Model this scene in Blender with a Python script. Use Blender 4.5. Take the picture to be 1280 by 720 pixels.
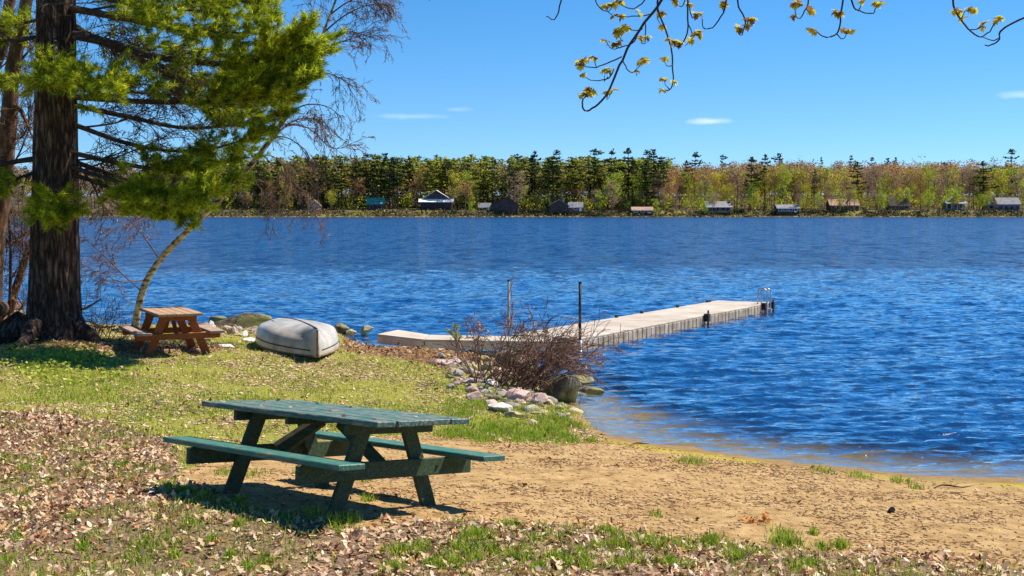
import bpy, math
import numpy as np
from mathutils import Vector, Matrix

# ------------------------------------------------------------------ camera, world, sun
scene = bpy.context.scene
for o in list(bpy.data.objects):
    bpy.data.objects.remove(o)
COL = scene.collection
F, HZ, CAMZ = 1600.0, 263.5, 2.95
TH = math.atan((360 - HZ) / F)
cam_d = bpy.data.cameras.new('camera')
cam = bpy.data.objects.new('camera', cam_d)
COL.objects.link(cam)
cam_d.sensor_width = 36
cam_d.lens = 36 * F / 1280
cam_d.clip_start = 0.1
cam_d.clip_end = 9000
cam.location = (0, 0, CAMZ)
cam.rotation_euler = (math.pi / 2 - TH, 0, 0)
scene.camera = cam

SUN_EL = math.radians(57)
SUN_H = (0.90, 0.43)                                   # horizontal direction towards the sun
SUN_AZ = math.atan2(SUN_H[0], SUN_H[1])                # clockwise from +Y
sun_d = bpy.data.lights.new('sun', 'SUN')
sun_d.energy = 5.0
sun_d.angle = math.radians(0.5)
sun_d.color = (1.0, 0.93, 0.82)
sun = bpy.data.objects.new('sun', sun_d)
COL.objects.link(sun)
sv = Vector((math.sin(SUN_AZ) * math.cos(SUN_EL), math.cos(SUN_AZ) * math.cos(SUN_EL), math.sin(SUN_EL)))
sun.rotation_euler = sv.to_track_quat('Z', 'Y').to_euler()
sun.location = sv * 60

world = bpy.data.worlds.new("World")
scene.world = world
world.use_nodes = True
wn, wl = world.node_tree.nodes, world.node_tree.links
wn.clear()
w_out = wn.new('ShaderNodeOutputWorld')
w_bg = wn.new('ShaderNodeBackground')
w_bg.inputs['Strength'].default_value = 0.094
w_sky = wn.new('ShaderNodeTexSky')
w_sky.sky_type = 'NISHITA'
w_sky.sun_disc = False
w_sky.sun_elevation = SUN_EL
w_sky.sun_rotation = SUN_AZ
w_sky.altitude = 1200
w_sky.air_density = 1.0
w_sky.dust_density = 0.0
w_sky.ozone_density = 4.0
w_hs = wn.new('ShaderNodeHueSaturation')
w_hs.inputs['Saturation'].default_value = 1.33
w_hs.inputs['Value'].default_value = 1.0
wl.new(w_sky.outputs[0], w_hs.inputs['Color'])
w_tc0 = wn.new('ShaderNodeTexCoord'); w_mp0 = wn.new('ShaderNodeMapping'); w_mp0.inputs['Location'].default_value = (0, 0, .055)   # clearer air near the horizon
wl.new(w_tc0.outputs['Generated'], w_mp0.inputs['Vector']); wl.new(w_mp0.outputs[0], w_sky.inputs['Vector'])
# thin fair-weather clouds, fixed directions in the sky
w_tc = wn.new('ShaderNodeTexCoord')
cloud_specs = [(886, 154, .017, .0026, .55), (518, 147, .030, .0022, .22), (572, 138, .012, .0022, .20), (1268, 130, .014, .0030, .30)]
last_col = w_hs.outputs[0]
w_nz = wn.new('ShaderNodeTexNoise')
w_nz.inputs['Scale'].default_value = 60
w_nz.inputs['Detail'].default_value = 5
wl.new(w_tc.outputs['Generated'], w_nz.inputs['Vector'])
for (cx, cy, rx, rz, op) in cloud_specs:
    ax, ez = math.atan2(cx - 640, F), (HZ - cy) / F
    mp = wn.new('ShaderNodeMapping')
    mp.vector_type = 'TEXTURE'
    mp.inputs['Location'].default_value = (math.sin(ax) * math.cos(ez), math.cos(ax) * math.cos(ez), math.sin(ez))
    mp.inputs['Scale'].default_value = (rx, 1, rz)
    wl.new(w_tc.outputs['Generated'], mp.inputs['Vector'])
    ln = wn.new('ShaderNodeVectorMath'); ln.operation = 'LENGTH'
    wl.new(mp.outputs[0], ln.inputs[0])
    ad = wn.new('ShaderNodeMath'); ad.operation = 'MULTIPLY_ADD'
    wl.new(w_nz.outputs[0], ad.inputs[0]); ad.inputs[1].default_value = 1.6
    wl.new(ln.outputs['Value'], ad.inputs[2])
    mr = wn.new('ShaderNodeMapRange')
    wl.new(ad.outputs[0], mr.inputs['Value'])
    mr.inputs['From Min'].default_value = 1.9; mr.inputs['From Max'].default_value = 0.9
    mr.inputs['To Min'].default_value = 0; mr.inputs['To Max'].default_value = op * .75
    mx = wn.new('ShaderNodeMix'); mx.data_type = 'RGBA'
    wl.new(mr.outputs[0], mx.inputs[0]); wl.new(last_col, mx.inputs[6])
    mx.inputs[7].default_value = (9.5, 9.5, 9.5, 1)
    last_col = mx.outputs[2]
wl.new(last_col, w_bg.inputs['Color'])
wl.new(w_bg.outputs[0], w_out.inputs['Surface'])

scene.view_settings.view_transform = 'Standard'
scene.view_settings.look = 'None'
scene.view_settings.exposure = 0.72
scene.view_settings.gamma = 1.0
scene.render.engine = 'CYCLES'
scene.cycles.max_bounces = 8
scene.cycles.transparent_max_bounces = 16
scene.cycles.use_denoising = True
scene.cycles.sample_clamp_direct = 5
scene.cycles.sample_clamp_indirect = 4

R = np.random.default_rng(7)

# ------------------------------------------------------------------ geometry helpers
def at(px, py, Y):
    """point at depth Y on the sight line of a photo pixel (1280x720)"""
    u, v = (px - 640) / F, (360 - py) / F
    d = (u, math.cos(TH) + v * math.sin(TH), -math.sin(TH) + v * math.cos(TH))
    t = Y / d[1]
    return np.array([d[0] * t, Y, CAMZ + d[2] * t])

def atz(px, py, z):
    u, v = (px - 640) / F, (360 - py) / F
    d = (u, math.cos(TH) + v * math.sin(TH), -math.sin(TH) + v * math.cos(TH))
    t = (z - CAMZ) / d[2]
    return np.array([d[0] * t, d[1] * t, z])

def _hash(ix, iy, iz, seed):
    h = (ix * 374761393 + iy * 668265263 + iz * 2147483647 + seed * 1274126177) & 0xffffffff
    h = ((h ^ (h >> 13)) * 1274126177) & 0xffffffff
    return ((h ^ (h >> 16)) & 0xffffff) / float(0xffffff)

def vnoise(x, y, z=0.0, seed=0):
    x, y, z = np.broadcast_arrays(np.asarray(x, float), np.asarray(y, float), np.asarray(z, float))
    xi, yi, zi = np.floor(x).astype(np.int64), np.floor(y).astype(np.int64), np.floor(z).astype(np.int64)
    fx, fy, fz = x - xi, y - yi, z - zi
    fx, fy, fz = fx * fx * (3 - 2 * fx), fy * fy * (3 - 2 * fy), fz * fz * (3 - 2 * fz)
    r = 0
    for a in (0, 1):
        for b in (0, 1):
            for c in (0, 1):
                w = (fx if a else 1 - fx) * (fy if b else 1 - fy) * (fz if c else 1 - fz)
                r = r + w * _hash(xi + a, yi + b, zi + c, seed)
    return r

def fbm(x, y, z=0.0, seed=0, octv=4):
    s, a, t = 0, .5, 0
    for k in range(octv):
        s = s + a * vnoise(x * 2 ** k, y * 2 ** k, np.asarray(z) * 2 ** k, seed + k)
        t += a; a *= .5
    return s / t

def sstep(a, b, x):
    t = np.clip((np.asarray(x, float) - a) / (b - a), 0, 1)
    return t * t * (3 - 2 * t)

def inpoly(x, y, poly):
    x = np.asarray(x, float); y = np.asarray(y, float)
    r = np.zeros(x.shape, bool)
    n = len(poly)
    for i in range(n):
        x0, y0 = poly[i]; x1, y1 = poly[(i + 1) % n]
        if y0 == y1: continue
        c = ((y0 > y) != (y1 > y)) & (x < (x1 - x0) * (y - y0) / (y1 - y0) + x0)
        r ^= c
    return r

def put(name, me, mat=None, parent=None, smooth=False, kind=None):
    o = bpy.data.objects.new(name, me)
    COL.objects.link(o)
    if mat is not None:
        for m in (mat if isinstance(mat, (list, tuple)) else [mat]):
            me.materials.append(m)
    if parent is not None: o.parent = parent
    if smooth: me.shade_smooth()
    if kind: o['kind'] = kind
    return o

def tri_mesh(name, V, T, mat=None, parent=None, smooth=False, kind=None, mi=None):
    V = np.ascontiguousarray(V, np.float32); T = np.ascontiguousarray(T, np.int32)
    k = T.shape[1]
    me = bpy.data.meshes.new(name)
    me.vertices.add(len(V)); me.vertices.foreach_set('co', V.ravel())
    me.loops.add(T.size); me.loops.foreach_set('vertex_index', T.ravel())
    me.polygons.add(len(T))
    me.polygons.foreach_set('loop_start', np.arange(0, T.size, k, dtype=np.int32))
    if mi is not None: me.polygons.foreach_set('material_index', np.asarray(mi, np.int32))
    me.update(calc_edges=True); me.validate()
    return put(name, me, mat, parent, smooth, kind)

class MB:
    """collects boxes, bars, tubes and boulders; build() links them as one mesh"""
    def __init__(s): s.v = []; s.f = []; s.n = 0; s.mi = []
    def add(s, V, Fc, mi=0):
        V = np.asarray(V, float)
        s.v.append(V)
        s.f += [tuple(int(i) + s.n for i in q) for q in Fc]
        s.mi += [mi] * len(Fc)
        s.n += len(V)
    def box(s, c, d, rz=0.0, M=None, mi=0, bev=0.0):
        x, y, z = d[0] / 2, d[1] / 2, d[2] / 2
        if bev <= 0:
            V = np.array([(-x, -y, -z), (x, -y, -z), (x, y, -z), (-x, y, -z), (-x, -y, z), (x, -y, z), (x, y, z), (-x, y, z)])
            Fc = [(0, 3, 2, 1), (4, 5, 6, 7), (0, 1, 5, 4), (1, 2, 6, 5), (2, 3, 7, 6), (3, 0, 4, 7)]
        else:
            b = bev; V = []
            for zz, ins in ((-z, b), (-z + b, 0), (z - b, 0), (z, b)):
                X, Y_ = x - ins, y - ins
                V += [(-X + (b if not ins else 0), -Y_, zz), (X - (b if not ins else 0), -Y_, zz), (X, -Y_ + (b if not ins else 0), zz), (X, Y_ - (b if not ins else 0), zz),
                      (X - (b if not ins else 0), Y_, zz), (-X + (b if not ins else 0), Y_, zz), (-X, Y_ - (b if not ins else 0), zz), (-X, -Y_ + (b if not ins else 0), zz)]
            V = np.array(V, float)
            Fc = [tuple(range(7, -1, -1)), tuple(range(24, 32))]
            for r in range(3):
                for k in range(8):
                    Fc.append((r * 8 + k, r * 8 + (k + 1) % 8, r * 8 + 8 + (k + 1) % 8, r * 8 + 8 + k))
        if M is not None: V = V @ np.asarray(M)[:3, :3].T
        if rz:
            c_, s_ = math.cos(rz), math.sin(rz)
            V = V @ np.array([[c_, s_, 0], [-s_, c_, 0], [0, 0, 1]])
        s.add(V + np.asarray(c, float), Fc, mi)
        return s
    def beam(s, a, b, w, h, mi=0, bev=0.0):
        """rectangular bar from a to b; w across (horizontal), h up"""
        a, b = np.asarray(a, float), np.asarray(b, float)
        d = b - a; L = np.linalg.norm(d); d = d / L
        up = np.array([0, 0, 1.0])
        if abs(d[2]) > .98: up = np.array([0, 1.0, 0])
        sd = np.cross(up, d); sd /= np.linalg.norm(sd); u = np.cross(d, sd)
        M = np.column_stack([d, sd, u])
        return s.box((a + b) / 2, (L, w, h), M=M, mi=mi, bev=bev)
    def tube(s, P, r, n=6, mi=0, cap=True):
        P = np.asarray(P, float); m = len(P)
        r = np.broadcast_to(np.asarray(r, float), (m,))
        T = np.gradient(P, axis=0); T /= np.linalg.norm(T, axis=1)[:, None] + 1e-9
        ref = np.array([0, 0, 1.0]) if abs(T[0][2]) < .9 else np.array([1.0, 0, 0])
        A = np.cross(T, ref); A /= np.linalg.norm(A, axis=1)[:, None] + 1e-9
        B = np.cross(T, A)
        an = np.arange(n) * 2 * math.pi / n
        V = (P[:, None, :] + r[:, None, None] * (np.cos(an)[None, :, None] * A[:, None, :] + np.sin(an)[None, :, None] * B[:, None, :])).reshape(-1, 3)
        Fc = [(j * n + k, j * n + (k + 1) % n, (j + 1) * n + (k + 1) % n, (j + 1) * n + k) for j in range(m - 1) for k in range(n)]
        if cap and n > 2: Fc += [tuple(range(n - 1, -1, -1)), tuple((m - 1) * n + k for k in range(n))]
        s.add(V, Fc, mi)
        return s
    def build(s, name, mat=None, parent=None, smooth=False, kind=None):
        me = bpy.data.meshes.new(name)
        me.from_pydata(np.concatenate(s.v).tolist(), [], s.f)
        if any(s.mi): me.polygons.foreach_set('material_index', s.mi)
        me.update()
        return put(name, me, mat, parent, smooth, kind)

def spline(pts, n):
    P = np.asarray(pts, float); m = len(P)
    if m == 2:
        t = np.linspace(0, 1, n)[:, None]; return P[0] * (1 - t) + P[1] * t
    Q = np.vstack([2 * P[0] - P[1], P, 2 * P[-1] - P[-2]])
    out = []
    for t in np.linspace(0, m - 1 - 1e-6, n):
        i = int(t); f = t - i
        a, b, c, d = Q[i], Q[i + 1], Q[i + 2], Q[i + 3]
        out.append(.5 * ((2 * b) + (-a + c) * f + (2 * a - 5 * b + 4 * c - d) * f * f + (-a + 3 * b - 3 * c + d) * f ** 3))
    return np.array(out)

def thing(name, label, cat, loc=(0, 0, 0), rz=0.0, group=None):
    o = bpy.data.objects.new(name, None)
    COL.objects.link(o)
    o.empty_display_size = .2
    o.location = tuple(float(a) for a in loc); o.rotation_euler = (0, 0, rz)
    o['label'] = label; o['category'] = cat
    if group: o['group'] = group
    return o

def tag(o, label, cat, group=None):
    o['label'] = label; o['category'] = cat
    if group: o['group'] = group
    return o

# ------------------------------------------------------------------ materials
def nodes(name):
    m = bpy.data.materials.new(name); m.use_nodes = True
    n, l = m.node_tree.nodes, m.node_tree.links
    return m, n, l, n['Principled BSDF']

def ramp(n, stops, interp='LINEAR'):
    r = n.new('ShaderNodeValToRGB'); cr = r.color_ramp; cr.interpolation = interp
    while len(cr.elements) > 1: cr.elements.remove(cr.elements[-1])
    cr.elements[0].position = stops[0][0]; cr.elements[0].color = (*stops[0][1], 1)
    for p, c in stops[1:]:
        e = cr.elements.new(p); e.color = (*c, 1)
    return r

def noise(n, l, scale, detail=4, vec=None, rough=.55, dist=0.0):
    t = n.new('ShaderNodeTexNoise')
    t.inputs['Scale'].default_value = scale; t.inputs['Detail'].default_value = detail
    t.inputs['Roughness'].default_value = rough; t.inputs['Distortion'].default_value = dist
    if vec is not None: l.new(vec, t.inputs['Vector'])
    return t

def coords(n, l, kind='Object', scale=(1, 1, 1), rot=(0, 0, 0)):
    tc = n.new('ShaderNodeTexCoord')
    mp = n.new('ShaderNodeMapping')
    mp.inputs['Scale'].default_value = scale; mp.inputs['Rotation'].default_value = rot
    l.new(tc.outputs[kind], mp.inputs['Vector'])
    return mp.outputs[0]

def mixc(n, l, fac, a, b, mode='MIX'):
    m = n.new('ShaderNodeMix'); m.data_type = 'RGBA'; m.blend_type = mode
    for s, v in ((m.inputs[0], fac), (m.inputs[6], a), (m.inputs[7], b)):
        if isinstance(v, (int, float)): s.default_value = v
        elif isinstance(v, tuple): s.default_value = (*v, 1)
        else: l.new(v, s)
    return m.outputs[2]

def math2(n, l, op, a, b=None, clamp=False):
    m = n.new('ShaderNodeMath'); m.operation = op; m.use_clamp = clamp
    for s, v in zip(m.inputs, (a, b)):
        if v is None: continue
        if isinstance(v, (int, float)): s.default_value = v
        else: l.new(v, s)
    return m.outputs[0]

def bumpn(n, l, bs, h, strength=.5, dist=.01):
    b = n.new('ShaderNodeBump'); b.inputs['Strength'].default_value = strength; b.inputs['Distance'].default_value = dist
    l.new(h, b.inputs['Height']); l.new(b.outputs[0], bs.inputs['Normal'])
    return b

def simple(name, stops, scale=6, rough=.8, sc=(1, 1, 1), bump=.3, bdist=.01, detail=5, spec=.3, kind='Object', metal=0.0):
    m, n, l, b = nodes(name)
    v = coords(n, l, kind, sc)
    t = noise(n, l, scale, detail, v)
    r = ramp(n, stops); l.new(t.outputs[0], r.inputs[0]); l.new(r.outputs[0], b.inputs['Base Color'])
    b.inputs['Roughness'].default_value = rough; b.inputs['Specular IOR Level'].default_value = spec
    b.inputs['Metallic'].default_value = metal
    if bump: bumpn(n, l, b, t.outputs[0], bump, bdist)
    return m

def island(name, stops, rough=.8, interp='LINEAR', trans=0.0, spec=.2):
    """colour by a random number per loose piece (leaf, blade, needle)"""
    m, n, l, b = nodes(name)
    g = n.new('ShaderNodeNewGeometry')
    r = ramp(n, stops, interp); l.new(g.outputs['Random Per Island'], r.inputs[0])
    l.new(r.outputs[0], b.inputs['Base Color'])
    b.inputs['Roughness'].default_value = rough; b.inputs['Specular IOR Level'].default_value = spec
    if name == 'needle':
        nz_ = noise(n, l, 2.6, 3, coords(n, l)); rz_ = ramp(n, [(.38, (.42, .52, .5)), (.56, (1, 1, 1))]); l.new(nz_.outputs[0], rz_.inputs[0])
        mm_ = mixc(n, l, 1.0, r.outputs[0], rz_.outputs[0], 'MULTIPLY'); l.new(mm_, b.inputs['Base Color']); r = mm_.node
    if trans:
        tr = n.new('ShaderNodeBsdfTranslucent'); l.new(r.outputs[2] if name == 'needle' else r.outputs[0], tr.inputs['Color'])
        ms = n.new('ShaderNodeMixShader'); ms.inputs[0].default_value = trans
        l.new(b.outputs[0], ms.inputs[1]); l.new(tr.outputs[0], ms.inputs[2])
        l.new(ms.outputs[0], n['Material Output'].inputs['Surface'])
    return m

M = {}
M['pine_bark'] = None
def bark(name, c0, c1, c2, sc=(7, 7, 1.3), bd=.03):
    m, n, l, b = nodes(name)
    v = coords(n, l, 'Object', sc)
    t = noise(n, l, 2.2, 8, v, .65, .6)
    vo = n.new('ShaderNodeTexVoronoi'); vo.feature = 'DISTANCE_TO_EDGE'; vo.inputs['Scale'].default_value = 1.6
    vd = n.new('ShaderNodeVectorMath'); vd.operation = 'ADD'; l.new(v, vd.inputs[0])
    vs = n.new('ShaderNodeVectorMath'); vs.operation = 'SCALE'; vs.inputs['Scale'].default_value = .9; l.new(t.outputs[1], vs.inputs[0]); l.new(vs.outputs[0], vd.inputs[1])
    l.new(vd.outputs[0], vo.inputs['Vector'])
    e = math2(n, l, 'MULTIPLY', vo.outputs['Distance'], 2.4, True)
    r = ramp(n, [(0.25, c0), (.5, c1), (.75, c2)]); l.new(t.outputs[0], r.inputs[0])
    col = mixc(n, l, e, tuple(x * .35 for x in c0), r.outputs[0])
    l.new(col, b.inputs['Base Color'])
    h = math2(n, l, 'ADD', e, t.outputs[0])
    b.inputs['Roughness'].default_value = .9; b.inputs['Specular IOR Level'].default_value = .15
    bumpn(n, l, b, h, .9, bd)
    return m
M['pine_bark'] = bark('pine_bark', (.075, .045, .033), (.21, .135, .10), (.44, .32, .25))
M['limb_bark'] = simple('limb_bark', [(.3, (.03, .02, .016)), (.7, (.10, .065, .045))], 20, .9)
M['bare_bark'] = simple('bare_bark', [(.3, (.03, .018, .012)), (.55, (.13, .065, .035)), (.75, (.36, .2, .09))], 9, .85, (1, 1, .4))
M['birch_bark'] = simple('birch_bark', [(.36, (.04, .03, .02)), (.46, (.26, .19, .09)), (.54, (.55, .45, .27)), (.8, (.72, .64, .45))], 7, .8, (1, 1, 2.2))
M['twig'] = simple('twig', [(.3, (.07, .035, .03)), (.7, (.2, .12, .1))], 8, .85, bump=0)
M['twig_red'] = simple('twig_red', [(.3, (.06, .03, .02)), (.7, (.30, .17, .11))], 4, .85, bump=0)
M['twig_dark'] = simple('twig_dark', [(.3, (.03, .015, .02)), (.7, (.08, .045, .04))], 12, .8, bump=0)
M['bud'] = island('bud', [(0, (.25, .1, .08)), (.6, (.4, .22, .12)), (1, (.5, .42, .1))])
M['bud_green'] = island('bud_green', [(0, (.28, .34, .04)), (1, (.5, .52, .08))], trans=.3)
M['needle'] = island('needle', [(0, (.05, .10, .01)), (.25, (.18, .27, .015)), (.6, (.5, .56, .02)), (1, (.9, .84, .06))], .6, trans=.55)
M['maple_leaf'] = island('maple_leaf', [(0, (.2, .07, .03)), (.3, (.42, .26, .03)), (.7, (.62, .48, .04)), (1, (.72, .66, .07))], .6, trans=.45)
M['fallen'] = island('fallen', [(0, (.07, .025, .015)), (.16, (.22, .09, .05)), (.22, (.40, .25, .14)), (.5, (.56, .38, .23)), (.70, (.74, .57, .39)), (.84, (.52, .28, .11)), (.93, (.36, .12, .05)), (1, (.85, .72, .58))], .75, trans=.1)
M['fallen_red'] = island('fallen_red', [(0, (.07, .035, .02)), (.3, (.2, .1, .05)), (.7, (.34, .2, .1)), (1, (.58, .43, .28))], .8)
M['grass'] = island('grass', [(0, (.09, .17, .012)), (.4, (.2, .33, .02)), (.7, (.36, .48, .03)), (.88, (.56, .6, .07)), (1, (.6, .5, .2))], .7, trans=.35)
M['dry_grass'] = island('dry_grass', [(0, (.3, .25, .06)), (.5, (.52, .42, .14)), (1, (.7, .58, .3))], .8, trans=.2)

# ------------------------------------------------------------------ lay of the land
SHORE = np.array([(-900, 60), (-120, 46), (-60, 36), (-30, 30.5), (-16, 28.6), (-11, 28.2), (-9, 28.4), (-7.2, 28.9), (-5.4, 29.0), (-3.9, 28.5),
                  (-2.8, 27.4), (-1.6, 26.3), (-.5, 25.4), (.15, 24.0), (.45, 22.0), (.62, 20.4), (.75, 19.3), (.95, 18.5), (1.0, 17.5), (1.25, 16.6),
                  (2.07, 15.85), (3.3, 14.85), (4.5, 14.15), (5.5, 13.85), (7.3, 13.7), (12, 14.2), (30, 17), (120, 25), (900, 60)], float)
TBL = dict(x=-1.556, y=10.689, z=.514, yaw=-.784, tx=.041, ty=-.092)

def far_shore(x):
    return 600 + 6 * np.sin(x / 47.0) + 4 * np.sin(x / 19.0 + 1)

def shore_dist(x, y):
    """signed distance to the near shoreline (positive on land) and x of the nearest shore point"""
    x = np.asarray(x, float); y = np.asarray(y, float)
    best = np.full(x.shape, 1e9); nx = np.zeros(x.shape)
    for a, b in zip(SHORE[:-1], SHORE[1:]):
        d = b - a; t = np.clip(((x - a[0]) * d[0] + (y - a[1]) * d[1]) / (d @ d), 0, 1)
        qx, qy = a[0] + t * d[0], a[1] + t * d[1]
        dd = np.hypot(x - qx, y - qy); m = dd < best
        best = np.where(m, dd, best); nx = np.where(m, qx, nx)
    s = np.where(y < np.interp(x, SHORE[:, 0], SHORE[:, 1]), 1, -1)
    return best * s, nx

def height(x, y):
    x = np.asarray(x, float); y = np.asarray(y, float)
    d, nx = shore_dist(x, y)
    w = sstep(.1, 1.1, nx)
    gentle = sstep(-3.6, -2.9, nx) * sstep(.5, .0, nx)
    zl = .5 * np.tanh(np.maximum(d, 0) * (.75 - .60 * gentle) / .5)
    zb = .82 * np.tanh(np.maximum(d, 0) * .078 / .82)
    land = zl * (1 - w) + zb * w
    land = land + .75 * sstep(9.5, 1, y)
    land = land + .55 * np.exp(-(((x + 11.2) / 1.7) ** 2 + ((y - 25.6) / 2.2) ** 2))      # mound behind the pine
    land = land + .16 * np.exp(-(((x + 8.1) / 1.1) ** 2 + ((y - 22.6) / 1.1) ** 2))
    # the table's own ground
    tx, ty = x - TBL['x'], y - TBL['y']
    c, s = math.cos(TBL['yaw']), math.sin(TBL['yaw'])
    lx, ly = c * tx + s * ty, -s * tx + c * ty
    pl = TBL['z'] + TBL['tx'] * lx + TBL['ty'] * ly
    wt = np.exp(-(np.hypot(lx, ly) / 1.9) ** 4)
    land = np.where(d > 0, land * (1 - wt) + pl * wt, land)
    land = land + (fbm(x * .8, y * .8, 0, 3) - .5) * .07 * sstep(0.2, 2.5, d) * (1 - wt * .7)
    land = land + (fbm(x * 4, y * 4, 0, 9, 3) - .5) * .04 * sstep(0.05, .9, d)
    dn = np.maximum(-d, 0)
    bed = -(.30 * (1 - w) + .065 * w) * dn
    bed = np.maximum(bed, -5.0)
    z = np.where(d > 0, land, bed)
    fd = y - far_shore(x)
    hill = 3.0 * sstep(0, 13, fd) + .028 * np.maximum(fd - 10, 0) + 5 * sstep(60, 330, fd) * fbm(x / 160., y / 160., 0, 5, 3)
    hill = hill * (1 - .9 * sstep(300, 700, fd))
    far = np.where(fd > 0, hill, np.maximum(.1 * fd, -5))
    return np.where(y > 300, far, z)

def ground_hit(px, py):
    u, v = (px - 640) / F, (360 - py) / F
    d = np.array((u, math.cos(TH) + v * math.sin(TH), -math.sin(TH) + v * math.cos(TH)))
    t = np.linspace(5, 60, 1500)
    P = np.array([0, 0, CAMZ])[None] + t[:, None] * d[None]
    below = P[:, 2] < np.maximum(height(P[:, 0], P[:, 1]), -10)
    i = int(np.argmax(below)) if below.any() else len(t) - 1
    return P[i]

def hz(x, y): return float(height(np.array([x]), np.array([y]))[0])
def poly_world(pp): return [tuple(ground_hit(a, b)[:2]) for a, b in pp]

P_SAND = poly_world([(212, 603), (250, 580), (300, 566), (380, 553), (450, 546), (540, 544), (600, 547), (660, 553), (712, 556), (745, 549)]) + \
    [(1.1, 17.6), (2.0, 16.6), (3.3, 15.6), (5.5, 14.8), (9, 14.6), (14, 15), (14, 8.6)] + \
    poly_world([(1279, 712), (1150, 704), (1060, 694), (960, 684), (860, 678), (780, 664), (700, 656), (620, 652), (540, 652), (450, 664), (380, 648), (300, 632)])
P_LEAF = poly_world([(-60, 520), (60, 512), (130, 528), (210, 548), (225, 580), (215, 604), (300, 632), (380, 648), (450, 664), (540, 650), (620, 652), (700, 655), (780, 662), (860, 676), (960, 683), (1060, 693), (1279, 700)]) + \
    [(6, 8), (6, 3), (-8, 3), (-9, 9)]
P_REDL = poly_world([(425, 418), (470, 425), (530, 436), (610, 442), (680, 470), (690, 492), (620, 470), (560, 462), (500, 448), (430, 440)])

# non-uniform sheet of ground from behind the camera to beyond the far hill
def axis(lo, hi, step, lo_end, hi_end, g=1.22):
    c = list(np.arange(lo, hi, step)); s = step; a = lo
    left = []
    while a > lo_end: s = min(s * g, 90); a -= s; left.append(a)
    s = step; a = c[-1]
    while a < hi_end: s = min(s * g, 90); a += s; c.append(a)
    return np.array(left[::-1] + c)
gx = axis(-12.5, 8.5, .09, -2600, 2600)
gy0 = axis(7.6, 29.5, .09, -300, 560)
gy = np.array(sorted(list(gy0[gy0 < 560]) + list(np.arange(570, 700, 4.0)) + list(np.arange(710, 1100, 18.0)) + list(np.arange(1150, 3600, 120.0))))
GX, GY = np.meshgrid(gx, gy)
GZ = height(GX, GY)
nxg, nyg = len(gx), len(gy)
V = np.stack([GX, GY, GZ], -1).reshape(-1, 3)
idx = np.arange(nxg * nyg).reshape(nyg, nxg)
Q = np.stack([idx[:-1, :-1], idx[:-1, 1:], idx[1:, 1:], idx[1:, :-1]], -1).reshape(-1, 4)

m, n, l, b = nodes('ground')
vv = coords(n, l, 'Object')
def attr(nm):
    a = n.new('ShaderNodeAttribute'); a.attribute_name = nm; return a.outputs['Fac']
nf = noise(n, l, 38, 6, vv, .7)          # crumbs
nm_ = noise(n, l, 5.5, 6, vv, .65)
nl = noise(n, l, .9, 4, vv)
nf2 = noise(n, l, 110, 3, vv, .7)
lawn = ramp(n, [(.3, (.05, .035, .015)), (.42, (.2, .17, .035)), (.52, (.26, .25, .04)), (.62, (.42, .33, .11)), (.72, (.52, .42, .22))]); l.new(nf.outputs[0], lawn.inputs[0])
lawn2 = mixc(n, l, nm_.outputs[0], lawn.outputs[0], (.26, .27, .03))
sand = ramp(n, [(.28, (.17, .095, .035)), (.42, (.35, .215, .085)), (.55, (.45, .29, .12)), (.75, (.57, .40, .19))]); l.new(nm_.outputs[0], sand.inputs[0])
sandf = ramp(n, [(.3, (.45, .38, .3)), (.45, (1, 1, 1)), (1, (1, 1, 1))]); l.new(nf.outputs[0], sandf.inputs[0])
sand2 = mixc(n, l, .8, sand.outputs[0], sandf.outputs[0], 'MULTIPLY')
litter = ramp(n, [(.35, (.08, .05, .03)), (.5, (.22, .14, .08)), (.7, (.42, .3, .19))]); l.new(nf.outputs[0], litter.inputs[0])
redl = ramp(n, [(.35, (.08, .04, .015)), (.5, (.22, .11, .045)), (.7, (.38, .22, .1))]); l.new(nf.outputs[0], redl.inputs[0])
def edge(a, w=.55):
    s = math2(n, l, 'MULTIPLY_ADD', nm_.outputs[0], w)
    s.node.inputs[2].default_value = -w / 2
    t = math2(n, l, 'ADD', a, s)
    r = n.new('ShaderNodeMapRange'); l.new(t, r.inputs[0]); r.inputs[1].default_value = .42; r.inputs[2].default_value = .58
    return r.outputs[0]
c = mixc(n, l, edge(attr('redl')), lawn2, redl.outputs[0])
c = mixc(n, l, edge(attr('leaf')), c, litter.outputs[0])
c = mixc(n, l, edge(attr('sand')), c, sand2)
# wet sand and bed
wet = mixc(n, l, attr('wet'), c, mixc(n, l, .6, c, (.2, .12, .045), 'MIX'))
moss = mixc(n, l, math2(n, l, 'MULTIPLY', attr('moss'), nm_.outputs[0]), wet, (.42, .36, .02))
depth_dim = mixc(n, l, attr('deep'), moss, (.005, .016, .035))  # light lost in deep water, painted into the bed as dark blue
fg = ramp(n, [(.42, (.06, .05, .02)), (.54, (.10, .08, .025)), (.62, (.28, .25, .04)), (.72, (.38, .29, .12))]);
nfar = noise(n, l, .03, 4, vv); l.new(nfar.outputs[0], fg.inputs[0])
cfar = mixc(n, l, attr('wood'), fg.outputs[0], (.10, .075, .04))
cc = mixc(n, l, attr('far'), depth_dim, cfar)
l.new(cc, b.inputs['Base Color'])
b.inputs['Roughness'].default_value = .92; b.inputs['Specular IOR Level'].default_value = .15
hh = math2(n, l, 'ADD', math2(n, l, 'MULTIPLY', nf.outputs[0], .5), nm_.outputs[0])
hh = math2(n, l, 'ADD', hh, math2(n, l, 'MULTIPLY', nf2.outputs[0], .25))
bumpn(n, l, b, hh, .8, .05)
M['ground'] = m
ground = tri_mesh('ground', V, Q, m, smooth=True, kind='structure')
X1, Y1 = V[:, 0], V[:, 1]
SD, SNX = shore_dist(X1, Y1)

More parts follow.
